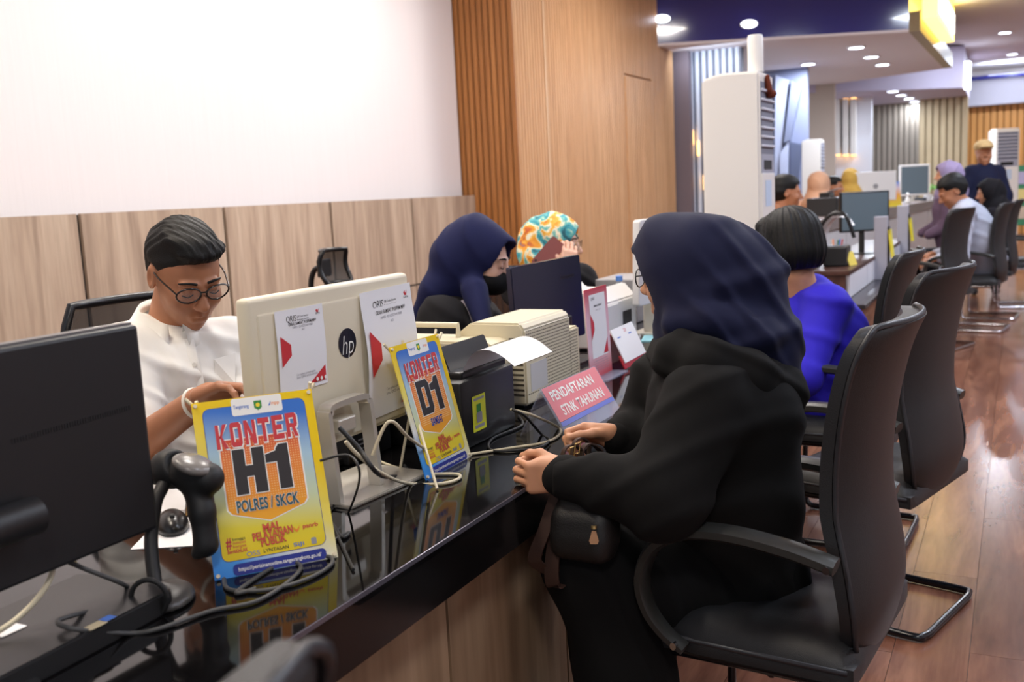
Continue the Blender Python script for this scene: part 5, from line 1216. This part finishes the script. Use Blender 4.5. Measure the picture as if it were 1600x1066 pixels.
# ============ generic helper for the others
def other(label, head, fwd, d, top, cover, covercol, sk, sh, arms=(), lap=True, h=.008, fdir=None, scarf_extra=(), s=1.0, bake_disp=True, standing=False, sleeve=1.0, torso=None, facesz=(.064, .098), neck=(.092, .11, .06, .075), fold=.004):
    """head: centre; sh: (left shoulder, right shoulder, pelvis); arms: list of (shoulder, elbow, wrist)"""
    hR = frame(fwd); hc = np.array(head, float); p = person(label, (sh[2][0], sh[2][1], 0))
    B = Sdf(min(h, .005), .012); q = add_head(B, hc, hR, s, female=(cover != 'hair'), ears=cover == 'hair'); mid = (sh[0]+sh[1])/2
    B.cap(q(0, -.02, -.06), mid*.6+q(0, -.03, -.12)*.4, .05*s, .055*s); body = [B.bake()]
    B = Sdf(max(h, .009), .04); ch = mid*.8+sh[2]*.2; B.path([q(0, -.03, -.12), ch, sh[2]], [.055, .10, .11])
    for a in arms: B.path(list(a[:3]), [.05, .04, .028])
    fd = nrmz(V(fwd[0], fwd[1], 0)) if fdir is None else nrmz(fdir); Lg = Sdf(max(h, .012), .04)
    if standing:
        sd2 = np.cross(fd, V(0, 0, 1)); lg2 = []
        for e in (-1, 1):
            hp_ = sh[2]+sd2*.09*e; an = V(hp_[0]+sd2[0]*.02*e, hp_[1]+sd2[1]*.02*e, .09); Lg.path([hp_, (hp_+an)/2+fd*.02, an], [.095, .075, .055]); lg2.append((0, 0, an, fd)); B.path([hp_, an], [.06, .04])
    else:
        lg2 = seated_legs(Lg, sh[2], fd)
        for hh, k, a, f in lg2: B.path([hh, k, a], [.06, .045, .035])
    body.append(B.bake())
    for a in arms:
        if len(a) > 3 and a[3] is not None:
            Hd = Sdf(max(.0035, h*.45), .006); add_hand(Hd, a[3], a[2]+a[3][:, 0]*.008, .95, 1, a[4], [(.8, .5, -.3), (.95, .2, -.2), (1, .05, -.15)], .05); body.append(Hd.bake())
    link('body', np_mesh(body), sk, p, world=True)
    S = Sdf(h, .05); S.path([ch, ch*.5+sh[2]*.5, sh[2]], [.145*s, .15*s, .15*s]); S.cap(sh[0], sh[1], .078*s, .078*s); S.cap(mid+V(0, 0, .02), ch, .09*s, .13*s)
    for a in arms: S.path([a[0], a[1], a[1]*(1-.86*sleeve)+a[2]*.86*sleeve], [.085, .068, .05], .03)
    if torso: torso(S)
    tp = link('top', np_mesh(S.bake(lambda P: folds(P, (.4, .5, 1), 50, .004, int(d*10)))), top, p, world=True)
    link('trousers', np_mesh(Lg.bake()), M_trouser, p, world=True); shoes(p, lg2, M_shoe)
    if cover == 'scarf':
        S = Sdf(max(.0045, h*.7), .04); S.ell(q(0, -.012, .02), V(.098, .12, .108)*s, hR); S.path([q(0, -.02, -.06), q(0, -.03, -.17)], [neck[0]*s, neck[1]*s]); S.cap(q(0, .03, -.10), q(0, .03, -.19), neck[2]*s, neck[3]*s); S.ell(q(0, -.09, -.0), V(.07, .06, .075)*s, hR)
        for a in scarf_extra: S.cap(*a)
        link('headscarf', np_mesh(S.bake(lambda P: folds(P, hR@V(.35, .8, .5), 70, fold, 17), facecut(q, hR, hc, facesz[0]*s, facesz[1]*s)), relax=4), covercol, p, world=True)
    elif cover == 'hair':
        S = Sdf(max(.004, h*.6), .02); S.ell(q(0, -.016, .052), V(.082, .104, .076)*s, hR); S.ell(q(0, -.035, .01), V(.083, .09, .09)*s, hR)
        def hc2(P):
            L = (P-hc)@hR/s; line = np.where(L[:, 1] > .055, .062, np.where(L[:, 1] > .0, .02, -.075)); return line-L[:, 2]
        link('hair', np_mesh(S.bake(lambda P: .002*wob(P, 5, 90), hc2)), covercol, p, world=True)
    return p, q, hR, hc, tp
def hpose(along, back): 
    a = nrmz(along); b = np.array(back, float); b = nrmz(b-a*(a@b)); return np.stack([a, np.cross(b, a), b], 1)
# ============ masked clerk in navy headscarf
d = 3.6; M_navy2 = cloth('deep_navy_scarf', (20, 25, 66), .75, .08, .25); M_jkt = cloth('black_jacket', (24, 23, 26), .85)
c2 = at(752, 404, d); f2 = dirv(.93, -.30, -.25)
sh = (at(668, 505, d-.12), at(752, 500, d+.12), at(690, 660, d+.05)); sh = (at(690, 500, d-.1), at(745, 498, d+.22), at(688, 650, d+.1))
el, wr = at(690, 590, d-.2), at(775, 560, d-.25); el2, wr2 = at(790, 560, d+.2), at(800, 545, d-.05)
hp2 = hpose(dirv(1, -.1, -.1), UP_)
p2, q2, R2, hc2_, tp2 = other('masked woman clerk in navy headscarf and black jacket', c2, f2, d, M_jkt, 'scarf', M_navy2, SK_fair, sh,
    [(sh[0], el, wr, hp2, [(.3, .4, .2)]*4), (sh[1], el2, wr2, hp2, [(.3, .4, .2)]*4)], h=.006, fdir=V(.95, .25, 0), s=1.04,
    scarf_extra=[(at(742, 378, d), at(795, 383, d-.02), .088, .028), (at(715, 415, d), at(682, 455, d), .085, .06), (at(682, 455, d), at(650, 500, d+.02), .055, .03), (at(742, 455, d-.09), at(757, 512, d-.17), .05, .032), (at(705, 400, d), at(740, 375, d), .08, .088)], facesz=(.07, .115), neck=(.08, .075, .045, .04))
link('face_mask', np_mesh(Sdf(.0035, .02).ell(q2(0, .055, -.065), V(.074, .068, .052), R2).ell(q2(0, .1, -.045), .022).bake(cut=lambda P: .0-((P-hc2_)@R2)[:, 1]+.005)), mat('black_mask', (14, 14, 17), .8, spec=.2), p2, world=True)
brows(p2, q2, M_hair)
for e in (-1, 1): link('eyelash', tube_me([q2(.02*e, .0925, -.004), q2(.0315*e, .0945, -.008), q2(.043*e, .089, -.004)], .0016, 6, 3), M_hair, p2, world=True)
bv = surf(tp2)
ln = [hit(bv, x, y, .004) for x, y in ((722, 470), (734, 490), (742, 510), (748, 530))]; ln = [v for v in ln if v is not None]
if len(ln) > 2: link('lanyard', tube_me(ln, .006, 6, 4), mat('lanyard', (190, 180, 196), .5), p2, world=True)
# ============ clerk in floral headscarf with phone
def floral():
    m = bpy.data.materials.new('floral_scarf'); m.use_nodes = True; nt = m.node_tree; b = nt.nodes['Principled BSDF']; b.inputs['Roughness'].default_value = .75
    tc = nt.nodes.new('ShaderNodeTexCoord'); n = nt.nodes.new('ShaderNodeTexNoise'); n.inputs['Scale'].default_value = 14; n.inputs['Detail'].default_value = 4; n.inputs['Distortion'].default_value = .9; nt.links.new(tc.outputs['Object'], n.inputs['Vector'])
    cr = nt.nodes.new('ShaderNodeValToRGB'); cr.color_ramp.interpolation = 'EASE'; nt.links.new(n.outputs['Fac'], cr.inputs[0]); e = cr.color_ramp.elements
    st = [(.30, (30, 84, 96)), (.38, (56, 150, 164)), (.44, (110, 180, 170)), (.49, (232, 224, 200)), (.54, (228, 176, 70)), (.59, (224, 150, 46)), (.66, (190, 90, 40)), (.74, (50, 130, 146))]
    while len(e) < len(st): e.new(.5)
    for el_, (p, c) in zip(e, st): el_.position = p; el_.color = lin(c)+(1,)
    nt.links.new(cr.outputs[0], b.inputs['Base Color']); return m
d = 4.5; c3 = at(868, 378, d); f3 = dirv(.92, -.12, -.22)
sh = (at(812, 450, d-.05), at(905, 440, d+.15), at(850, 590, d+.1)); wr = at(886, 424, d-.17)
hp3 = hpose(dirv(.15, 1, .1), dirv(.2, .1, -1))
p3, q3, R3, _, tp3 = other('woman clerk in floral headscarf and glasses talking on a phone', c3, f3, d, M_jkt, 'scarf', floral(), SK_fair, sh,
    [(sh[0], at(842, 500, d-.2), wr, hp3, [(.5, .7, .4)]*4), (sh[1], at(940, 500, d+.1), at(915, 530, d-.15), hpose(dirv(-.3, -.2, -1), UP_), [(.3, .4, .2)]*4)], h=.007, fdir=V(.95, .3, 0), s=1.05,
    scarf_extra=[(at(838, 372, d+.02), at(828, 395, d), .075, .06), (at(835, 405, d-.03), at(870, 420, d-.1), .06, .05)])
eyes(p3, q3); brows(p3, q3, M_hair); lips(p3, q3, M_lip); glasses(p3, q3, mat('thin_frame', (150, 120, 90), .3, metal=.5), th=.0015)
ph = thing('mobile_phone', 'reddish brown mobile phone held to the floral headscarf', 'phone', tuple(at(860, 392, d-.16)))
Mp = plane_frame(tuple(at(857, 397, d-.155)), tuple(dirv(.72, -.62, 0)), tuple(dirv(.62, .72, 0)))
link('case', prism_me(rrect(.075, .15, .010, 4), .009, Mp @ Matrix.Translation((0, 0, -.0045)), .0015), mat('phone_brown', (128, 66, 62), .35), ph, world=True)
for i in range(3): link('camera_lens', cyl_me(tuple(Mp @ Vector((-.024+.02*i*1.0, -.058, .004))), tuple(Mp @ Vector((-.024+.02*i, -.058, .007))), .0055, n=12), M_joint, ph, world=True)
# ============ visitor in blue top
d = 3.8; c4 = at(1231, 380, d); M_blue = cloth('bright_blue_top', (52, 40, 196), .7, .08, .2)
sh = (at(1255, 470, d-.16), at(1245, 465, d+.2), at(1275, 640, d+.05)); sh = (at(1292, 480, d-.1), at(1235, 470, d+.22), at(1285, 622, d+.08))
p4, q4, R4, hc4, tp4 = other('woman visitor with short black hair in bright blue top seen from behind', c4, nrmz(V(-.85, .50, -.12)), d, M_blue, 'none', None, SK_mid, sh,
    [(sh[0], at(1255, 590, d-.2), at(1150, 590, d-.05), None), (sh[1], at(1190, 590, d+.3), at(1130, 570, d+.25), None)], h=.007, fdir=V(-1, .1, 0), s=1.08, torso=lambda S: (S.ell(at(1285, 535, 3.86), V(.175, .18, .2)), S.cap(at(1290, 600, 3.86), at(1285, 632, 3.86), .16, .15)))
S = Sdf(.0045, .03); k4 = 1.08
for c_, r_4 in (((0, -.016, .04), (.096, .112, .09)), ((0, -.05, -.025), (.1, .085, .095)), ((.075, .03, -.03), (.025, .05, .06)), ((-.075, .03, -.03), (.025, .05, .06)), ((0, .08, .07), (.06, .03, .03))): S.ell(q4(*c_), V(*r_4)*k4, R4)
def hc5(P):
    L = (P-hc4)@R4; return np.where(L[:, 1] > .075, .04-L[:, 2], -.105-L[:, 2])
def hd5(P):
    L = (P-hc4)@R4; an = np.arctan2(L[:, 0], L[:, 1]); return .0022*np.sin(an*46+3*wob(L, 4, 20))+.002*np.sin(an*21+2*wob(L, 6, 14))
link('hair', np_mesh(S.bake(hd5, hc5)), M_hair, p4, world=True)
# ============ people further down the hall
d = 8.5; M_grey = cloth('grey_shirt', (176, 180, 196), .75); sh = (at(1508, 332, d-.15), at(1502, 330, d+.2), at(1540, 408, d+.15))
hpg = hpose(dirv(-1, -.2, 0), UP_)
other('young man in grey shirt bent forward in his visitor chair', at(1487, 298, d), dirv(-.85, -.55, .15), d, M_grey, 'hair', M_hair, SK_tan, sh, [(sh[0], at(1500, 402, d-.2), at(1462, 404, d-.15), hpg, [(.5, .6, .3)]*4), (sh[1], at(1495, 395, d+.3), at(1455, 398, d+.2), hpg, [(.5, .6, .3)]*4)], h=.011, fdir=V(-1, .1, 0), s=1.15, sleeve=.9, torso=lambda S: S.ell(at(1530, 370, 8.55), V(.16, .17, .2)))
d = 11.0; M_nj = cloth('navy_jacket', (22, 26, 52), .8); sh = (at(1519, 270, d), at(1558, 270, d+.05), at(1540, 345, d))
ps_ = other('man standing in navy jacket and beige cap at the hall end', at(1537, 240, d), dirv(-.25, -.1, -1), d, M_nj, 'none', None, SK_tan, sh, [(sh[0], at(1505, 305, d), at(1520, 335, d-.2), hpose(dirv(.2, -1, 0), dirv(0, 0, -1)), [(.3, .4, .2)]*4), (sh[1], at(1572, 305, d), at(1570, 345, d-.05), hpose(dirv(0, -1, 0), dirv(1, 0, -.3)), [(.3, .4, .2)]*4)], h=.012, fdir=V(.1, -1, 0), s=1.14, standing=True)
pc_, qc, Rc, hcc, _ = ps_
S = Sdf(.006, .01); S.ell(qc(0, -.01, .07), V(.1, .12, .075), Rc); S.box(qc(0, .13, .052), V(.07, .06, .006), Rc, .005)
link('cap', np_mesh(S.bake(cut=lambda P: .035-((P-hcc)@Rc)[:, 2])), cloth('beige_cap', (206, 178, 130)), pc_, world=True)
far_people = [('man in mustard shirt with black hair seated behind the far desk', 1229, 300, 7.8, dirv(.9, -.1, -.1), (176, 126, 40), 'hair', None, SK_tan, V(.95, .3, 0), 1.1),
              ('woman in peach headscarf seen from behind near the far desk', 1279, 290, 10.9, dirv(.35, 0, .9), (214, 168, 140), 'scarf', (206, 160, 130), SK_mid, V(.6, .8, 0), 1.22),
              ('person with dark hair beside the peach headscarf', 1303, 292, 11.3, dirv(.7, -.1, -.5), (60, 60, 70), 'hair', None, SK_tan, V(.8, -.2, 0), 1.0),
              ('woman in mustard yellow headscarf behind the white screen', 1329, 281, 11.8, dirv(.4, 0, .9), (196, 160, 70), 'scarf', (206, 168, 84), SK_mid, V(.6, .8, 0), 1.05),
              ('woman in lilac headscarf seated beyond the grey shirt', 1480, 272, 9.9, dirv(-.9, -.1, .2), (104, 84, 104), 'scarf', (150, 136, 170), SK_mid, V(-1, .2, 0), 1.05),
              ('woman in black headscarf seated beyond the grey shirt', 1545, 300, 10.2, dirv(-.9, -.2, .2), (26, 24, 30), 'scarf', (20, 18, 22), SK_mid, V(-1, .1, 0), 1.1)]
for lb, px, py, d, fw_, tc_, cv, cc, sk_, fd, s_ in far_people:
    hcp = at(px, py, d); sd3 = nrmz(np.cross(fw_, V(0, 0, 1))); base = hcp+V(0, 0, -.24); pel = V(hcp[0]-fd[0]*.08, hcp[1]-fd[1]*.08, .55)
    a_, b_ = base-sd3*.17, base+sd3*.17
    other(lb, hcp, fw_, d, cloth('top_'+lb[:18].replace(' ', '_')+str(px), tc_), cv, M_hair if cv == 'hair' else cloth('scarf_'+str(px), cc), sk_, (a_, b_, pel), [(a_, a_+V(0, 0, -.27)+fd*.03, a_+V(0, 0, -.36)+fd*.22), (b_, b_+V(0, 0, -.27)+fd*.03, b_+V(0, 0, -.36)+fd*.22)], h=.011, fdir=fd, s=s_, neck=(.1, .15, .065, .1), fold=.007)
# ------------------------------------------------------------------ floor standing air conditioners
M_acw = mat('ac_white', (238, 234, 228), .35); M_grille = mat('ac_grille', (120, 122, 136), .5)
def ac_tower(loc, rz, label, h=1.9, detail=True, sc=1):
    t = thing('air_conditioner', label, 'air conditioner', loc, rz, 'floor standing air conditioners')
    # local: front faces +x, side facing camera -y
    link('body', extr_y([(0, .02), (0, h), (-.2, h+.005), (-.29, h-.02), (-.29, .02)], 0, .3, .012), M_acw, t)
    link('plinth', lohi(-.28, -.01, .01, .29, 0, .02), M_joint, t)
    link('front_panel', box_me((.004, .15, h*.38), (.008, .27, h*.72), .003), M_acw, t)
    for i in range(7): link('louvre', box_me((.006, .15, h-.09-i*.045), (.016, .26, .012), .003), mat('louvre_pale', (206, 208, 220), .4), t)
    link('grille', lohi(-.001, .003, .02, .28, h-.40, h-.05), M_grille, t)
    link('control_strip', lohi(0, .005, .02, .28, h-.50, h-.40), mat('strip_grey', (168, 170, 184), .4), t); link('display', lohi(.005, .008, .06, .22, h-.475, h-.43), M_joint, t)
    link('energy_label', lohi(.0085, .0095, .07, .2, h-.66, h-.53), mat('label_blue', (196, 214, 236), .5), t)
    return t
def extr_y(poly, ya, yb, bev): return prism_me(poly, yb-ya, Matrix(((1, 0, 0, 0), (0, 0, 1, ya), (0, 1, 0, 0), (0, 0, 0, 1))), bev)
ac1 = ac_tower((-1.145, 5.0, 0), 0, 'tall white air conditioner with a white roll on top behind the counter')
rl = thing('paper_roll', 'white cardboard tube standing on the air conditioner', 'roll', (-1.19, 5.12, 1.905)); link('tube', lathe_me([(0, 0), (.038, 0), (.038, .17), (.034, .18), (0, .18)], 20), M_acw, rl)
rg = thing('cloth_ribbon', 'brown cloth ribbon tied to the air conditioner vent', 'ribbon', (-1.13, 5.17, 1.75))
link('tail', np_mesh(Sdf(.005, .02).cap(onx(1199, 120, -1.132), onx(1200, 140, -1.13), .012, .022).bake()), cloth('brown_cloth', (110, 52, 34)), rg, world=True); link('knot', np_mesh(Sdf(.005, .02).ell(onx(1204, 147, -1.125), V(.03, .03, .022)).bake()), MAT['brown_cloth'], rg, world=True)
ac2 = dup(ac1, (ony(1282, 240, 14.0)[0], 14.0, 0), .0, 'distant white air conditioner beside the angled wall panels'); ac2.scale = (1, 1, .97)
ac3 = dup(ac1, tuple(V(at(1556, 250, 13)[0], at(1556, 250, 13)[1], 0)), -1.15, 'distant white air conditioner behind the standing man')
for a_ in (ac2, ac3): a_.scale = (.86, 1, 1)
# ------------------------------------------------------------------ brown desk run beyond the blue visitor
M_dbrown = wood('dark_brown_wood', (64, 40, 34), (80, 52, 44), (96, 66, 56), .35, (6, 1, 6), rnd=.02); M_brfront = wood('brown_slat_wood', (104, 66, 46), (124, 82, 58), (140, 96, 70), .45, (4, 4, 9), rnd=.04)
dk = thing('service_desk', 'dark brown service desk with white front panels beyond the woman in blue', 'desk', (-1.2, 7.9, 0))
link('top', lohi(-1.36, -1.0, 6.9, 10.4, .72, .75, .003), M_dbrown, dk, world=True); link('end_panel', lohi(-1.34, -1.03, 6.92, 6.95, 0, .72), M_dbrown, dk, world=True)
for i in range(4): link('front_panel', lohi(-1.02, -1.005, 6.95+i*.86, 6.95+i*.86+.84, .565, .72), mat('desk_white', (226, 226, 234), .35), dk, world=True)
link('ledge', lohi(-1.02, -.86, 6.6, 10.4, .53, .56, .004), mat('ledge_dark', (44, 40, 44), .25), dk, world=True)
for i in range(12): link('slat', lohi(-.9, -.885, 6.62, 10.38, .02+i*.0425, .02+i*.0425+.038), M_brfront, dk, world=True)
link('front_back', lohi(-1.0, -.9, 6.62, 10.38, 0, .53), M_joint, dk, world=True)
ZD = .75
bx_ = thing('computer_tower', 'small black computer tower on the near end of brown desk', 'computer', (-1.35, 7.15, ZD)); link('case', box_me((0, 0, .16), (.16, .3, .32), .006), M_blackp, bx_); link('front_bezel', box_me((.081, 0, .16), (.004, .28, .3), .001), M_blacks, bx_)
ar = thing('receipt_printer', 'black receipt printer with white paper arching over it on the brown desk', 'printer', (-1.15, 7.35, ZD))
link('body', box_me((0, 0, .07), (.16, .2, .14), .012), M_blackp, ar)
bm = bmesh.new(); R = []
for x, z in smooth_path([(-.06, .13), (-.07, .24), (-.02, .33), (.06, .34), (.11, .28)], 5): R.append([bm.verts.new((x, y, z)) for y in (-.08, .0, .08)])
for a, b in zip(R, R[1:]):
    for j in range(2): bm.faces.new((a[j], a[j+1], b[j+1], b[j]))
link('paper', mesh(bm, smooth=True), M_paper, ar); link('arch', tube_me([(-.09, -.1, .1), (-.1, -.1, .26), (-.03, -.1, .36), (.07, -.1, .36), (.13, -.1, .2)], .014, 8, 4), M_blacks, ar)
mo = thing('computer_monitor', 'dark screen monitor standing on the brown desk before the far counter', 'monitor', (ony(1350, 340, 8.45)[0], 8.45, ZD))
link('panel', box_me((0, 0, .34), (.03, .42, .32), .006, rz=-.95), M_blacks, mo); link('screen', box_me((.0164*math.cos(-.95), .0164*math.sin(-.95), .34), (.003, .39, .29), .001, rz=-.95), mat('grey_screen', (92, 108, 118), .2), mo); link('stand', box_me((-.02, .02, .1), (.04, .05, .2), .006), M_blackp, mo); link('foot', lathe_me([(0, 0), (.09, 0), (.08, .012), (0, .012)], 24), M_blackp, mo)
yt = thing('desk_sign', 'small yellow tent card on the brown desk', 'sign', (-1.04, 7.35, ZD)); link('card', prism_me(rrect(.12, .1, .004, 2, 0, .05), .004, plane_frame((0, 0, 0), (.3, 1, 0), (-.4, 0, 1))), print_mat('card_yellow', (228, 206, 90)), yt); link('rear_leg', prism_me(rrect(.12, .09, .004, 2, 0, .045), .004, plane_frame((-.08, 0, 0), (.3, 1, 0), (.4, 0, 1))), MAT['print_card_yellow'], yt)
pz = thing('desk_tidy', 'white desk tidy full of pens and clips on the brown desk', 'desk tidy', (-1.2, 7.6, ZD)); link('pot', lathe_me([(0, 0), (.05, 0), (.055, .1), (.05, .1), (.046, .01), (0, .01)], 16), M_greyp, pz)
for i in range(6): an = i*1.05; link('pen', cyl_me((.02*math.cos(an), .02*math.sin(an), .012), (.05*math.cos(an), .05*math.sin(an), .17), .005, n=6), [P_red, P_blue, P_org, P_dark, P_white, P_green][i], pz)
for k_, (px, Y, pt, pb, lab) in enumerate(((1377, 8.25, 338, 424, 'nearer grey upright divider with a yellow sign leaning on it'), (1411, 10.1, 321, 392, 'farther grey upright divider with a yellow sign leaning on it'))):
    a, b = ony(px, pt, Y), ony(px, pb, Y); t = thing('desk_divider', lab, 'divider', (a[0], Y, .56), group='grey desk dividers')
    link('post', box_me((0, 0, (a[2]-.56)/2), (.1, .06, a[2]-.56), .006), mat('divider_grey', (164, 164, 176), .5), t); link('dark_edge', box_me((.056, -.005, (a[2]-.56)/2-.03), (.014, .05, a[2]-.66), .003), M_blackp, t)
    link('leaning_sign', prism_me([(-.04, 0), (.04, 0), (.04, .22), (-.04, .22)], .004, plane_frame((.085, -.0, (a[2]-.56)*.35), (.2, 1, 0), (-.12, 0, 1))), grad_mat('lean_'+str(px), (0, 1), [(0, (230, 210, 40)), (.5, (210, 220, 120)), (1, (90, 150, 220))], Matrix(), (0, .22)), t)
# ------------------------------------------------------------------ tall far counter
ZB = 1.0
P1, P2 = onz(1262, 346, ZB), onz(1482, 309, ZB); dB = nrmz(V(*(P2-P1)[:2], 0)); nB = V(dB[1], -dB[0], 0); LB = np.linalg.norm((P2-P1)[:2])
aB = math.atan2(dB[1], dB[0])
cb_ = thing('reception_counter', 'long grey topped white reception counter at the far end', 'counter', tuple(V(P1[0], P1[1], 0)), aB)
# local x runs along the counter, -y is the visitor side
link('top', lohi(0, LB, 0, .36, ZB-.12, ZB, .004), mat('counter_grey', (136, 122, 118), .4), cb_)
nP = 5
for i in range(nP): link('front_panel', lohi(i*LB/nP+.01, (i+1)*LB/nP-.01, .03, .06, .08, ZB-.12), mat('counter_white', (214, 208, 208), .4), cb_)
link('carcass', lohi(.02, LB-.02, .06, .33, 0, ZB-.12), M_joint, cb_)
link('end_cheek', lohi(LB-.06, LB+.06, -.05, .38, 0, ZB+.02, .01), mat('counter_white2', (206, 200, 200), .35), cb_)
def onB(px, py): return onz(px, py, ZB)
def cx3(px, back=.3):   # point on the counter top behind screen column px
    u = np.linspace(0, 1, 400); best = None
    for t_ in u:
        p = P1+(P2-P1)*t_; v = (np.array([p[0], p[1], ZB])+V(-nB[0], -nB[1], 0)*back)-C0; w3 = RC.T@v; x = 800+FPX*w3[0]/w3[2]
        if x >= px: return V(p[0]-nB[0]*back, p[1]-nB[1]*back, ZB)
    return V(P2[0], P2[1], ZB)
p_ = cx3(1292, .18); pb_ = thing('printer', 'black printer with yellow sticker on the far counter', 'printer', tuple(p_), aB)
link('body', box_me((0, 0, .09), (.42, .3, .18), .008), M_blackp, pb_); link('feed', box_me((.06, .02, .2), (.2, .1, .06), .006), M_blacks, pb_); link('sticker', lohi(.08, .15, -.152, -.15, .05, .13), print_mat('lime', (222, 226, 50)), pb_)
link('paper', prism_me(rrect(.2, .16, .002, 2), .002, T((.08, -.02, .24)) @ Matrix.Rotation(-.3, 4, 'X')), M_paper, pb_); link('front_slot', lohi(-.18, 0, -.1515, -.15, .05, .1), M_blacks, pb_)
for px, dd, lab, w_, h_, m in ((1367, .2, 'white all-in-one computer back on the far counter', .5, .34, MAT['offwhite_plastic']), (1428, .2, 'grey screen monitor with white frame on the far counter', .42, .42, MAT['offwhite_plastic'])):
    p_ = cx3(px, dd); t = thing('computer_monitor', lab, 'monitor', tuple(p_), aB-.95 if px < 1400 else aB-1.0)
    link('panel', box_me((0, 0, .08+h_/2), (w_, .03, h_), .006), m, t); link('stand', box_me((0, .02, .06), (.06, .04, .12), .005), M_silver, t); link('foot', box_me((0, .02, .006), (.2, .16, .012), .004), M_silver, t)
    if px > 1400: link('screen', box_me((0, -.0165, .08+h_/2), (w_-.05, .003, h_-.05), .001), MAT['grey_screen'], t)
    else: link('logo', lathe_me([(0, 0), (.03, 0), (.03, .002), (0, .002)], 20), M_greyp, t, mtx=Matrix.Translation((0, -.018, .25)) @ Matrix.Rotation(math.pi/2, 4, 'X'))
for px, dd, lab in ((1395, .05, 'colourful counter sign on the far counter beside the white computer'),):
    p_ = cx3(px, dd); t = thing('counter_sign', lab, 'sign', tuple(p_), aB-.9)
    Mq = plane_frame((0, 0, 0), (1, 0, 0), (0, .25, 1)); link('board', prism_me([(-.11, 0), (.11, 0), (.11, .3), (-.11, .3)], .004, Mq), grad_mat('far_sign', (0, 1), [(0, (235, 214, 40)), (.45, (240, 170, 60)), (.75, (220, 200, 210)), (1, (90, 140, 220))], Mq, (0, .3)), t); link('shield', flat([(-.06, .22), (-.06, .1), (0, .07), (.06, .1), (.06, .22)], Mq, .006), P_org, t); link('leg', cyl_me((0, .1, 0), (0, .05, .25), .004, n=6), M_stick, t)
p_ = cx3(1450, .1); t = thing('potted_plant', 'small leafy green plant on the far counter end', 'plant', tuple(p_)); link('pot', lathe_me([(0, 0), (.05, 0), (.06, .08), (.05, .08), (0, .07)], 16), M_paper, t)
lf_ = mesh_leaf = None
bm = bmesh.new(); bm.faces.new([bm.verts.new(v) for v in ((0, 0, 0), (.03, .05, .02), (.02, .11, .0), (0, .14, -.03), (-.02, .11, .0), (-.03, .05, .02))]); leafm = mesh(bm)
for i in range(11): link('leaf', leafm, mat('leaf_green', (96, 190, 60), .5), t, mtx=Matrix.Translation((0, 0, .08+.012*i)) @ Matrix.Rotation(i*2.4, 4, 'Z') @ Matrix.Rotation(.5-.06*i, 4, 'X'))
for i, (px, c, nm, lab) in enumerate(((1418, (230, 226, 220), 'figurine', 'pale ornament standing on the far counter'), (1438, (60, 62, 70), 'stapler', 'dark stapler on the far counter'))):
    p_ = cx3(px, .12); t = thing(nm, lab, nm, tuple(p_)); link('body', lathe_me([(0, 0), (.035, 0), (.03, .05), (.012, .09), (.022, .12), (0, .14)], 14) if i == 0 else box_me((0, 0, .025), (.16, .04, .05), .012), mat('item_'+nm, c, .5), t)
    link('base', box_me((0, 0, .004), (.09, .07, .008), .002), M_blackp, t)
# green notice board beyond
p_ = at(1590, 292, 14.5); t = thing('notice_board', 'green notice board with small pictures at the far right', 'notice board', (p_[0], p_[1], 0), .0)
link('board', lohi(-.2, 1.2, 0, .05, .55, 1.42, .005), mat('board_green', (52, 120, 84), .6), t)
for i in range(3): link('picture', lohi(-.05, .14, -.006, 0, .65+i*.25, .83+i*.25), mat('board_pic%d' % i, ((190, 170, 150), (210, 190, 120), (170, 160, 190))[i], .5), t)
for x in (-.15, 1.15): link('leg', lohi(x-.02, x+.02, .01, .04, 0, .56), M_greyp, t)
# glowing ovals standing in for bright downlight spots on the glossy navy beam
for px, py, lab in ((1034, 30, 'left of two on the navy beam'), (1170, 38, 'right of two on the navy beam')):
    AB = V(B_xy[0]-A_xy[0], B_xy[1]-A_xy[1], 0); nn = nrmz(V(AB[1], -AB[0], 0)); r = ray(px, py); tt = ((V(A_xy[0], A_xy[1], 0)-C0)@nn)/(r@nn); p = C0+r*tt
    t = thing('beam_glow_oval', 'small glowing oval for a bright spot on the dark blue beam, '+lab, 'lamp', tuple(p+nn*.01), math.atan2(AB[1], AB[0]), 'glowing ovals on the navy beam')
    link('lens', lathe_me([(0, 0), (.09, 0), (.085, .02), (0, .024)], 20), M_lampc, t, mtx=Matrix.Rotation(math.pi/2, 4, 'X') @ Matrix.Diagonal((1, .45, 1, 1))); link('bezel', lathe_me([(0, -.004), (.105, -.004), (.1, .008), (0, .008)], 20), mat('lamp_frame', (235, 235, 235), .5), t, mtx=Matrix.Rotation(math.pi/2, 4, 'X') @ Matrix.Diagonal((1, .5, 1, 1)))
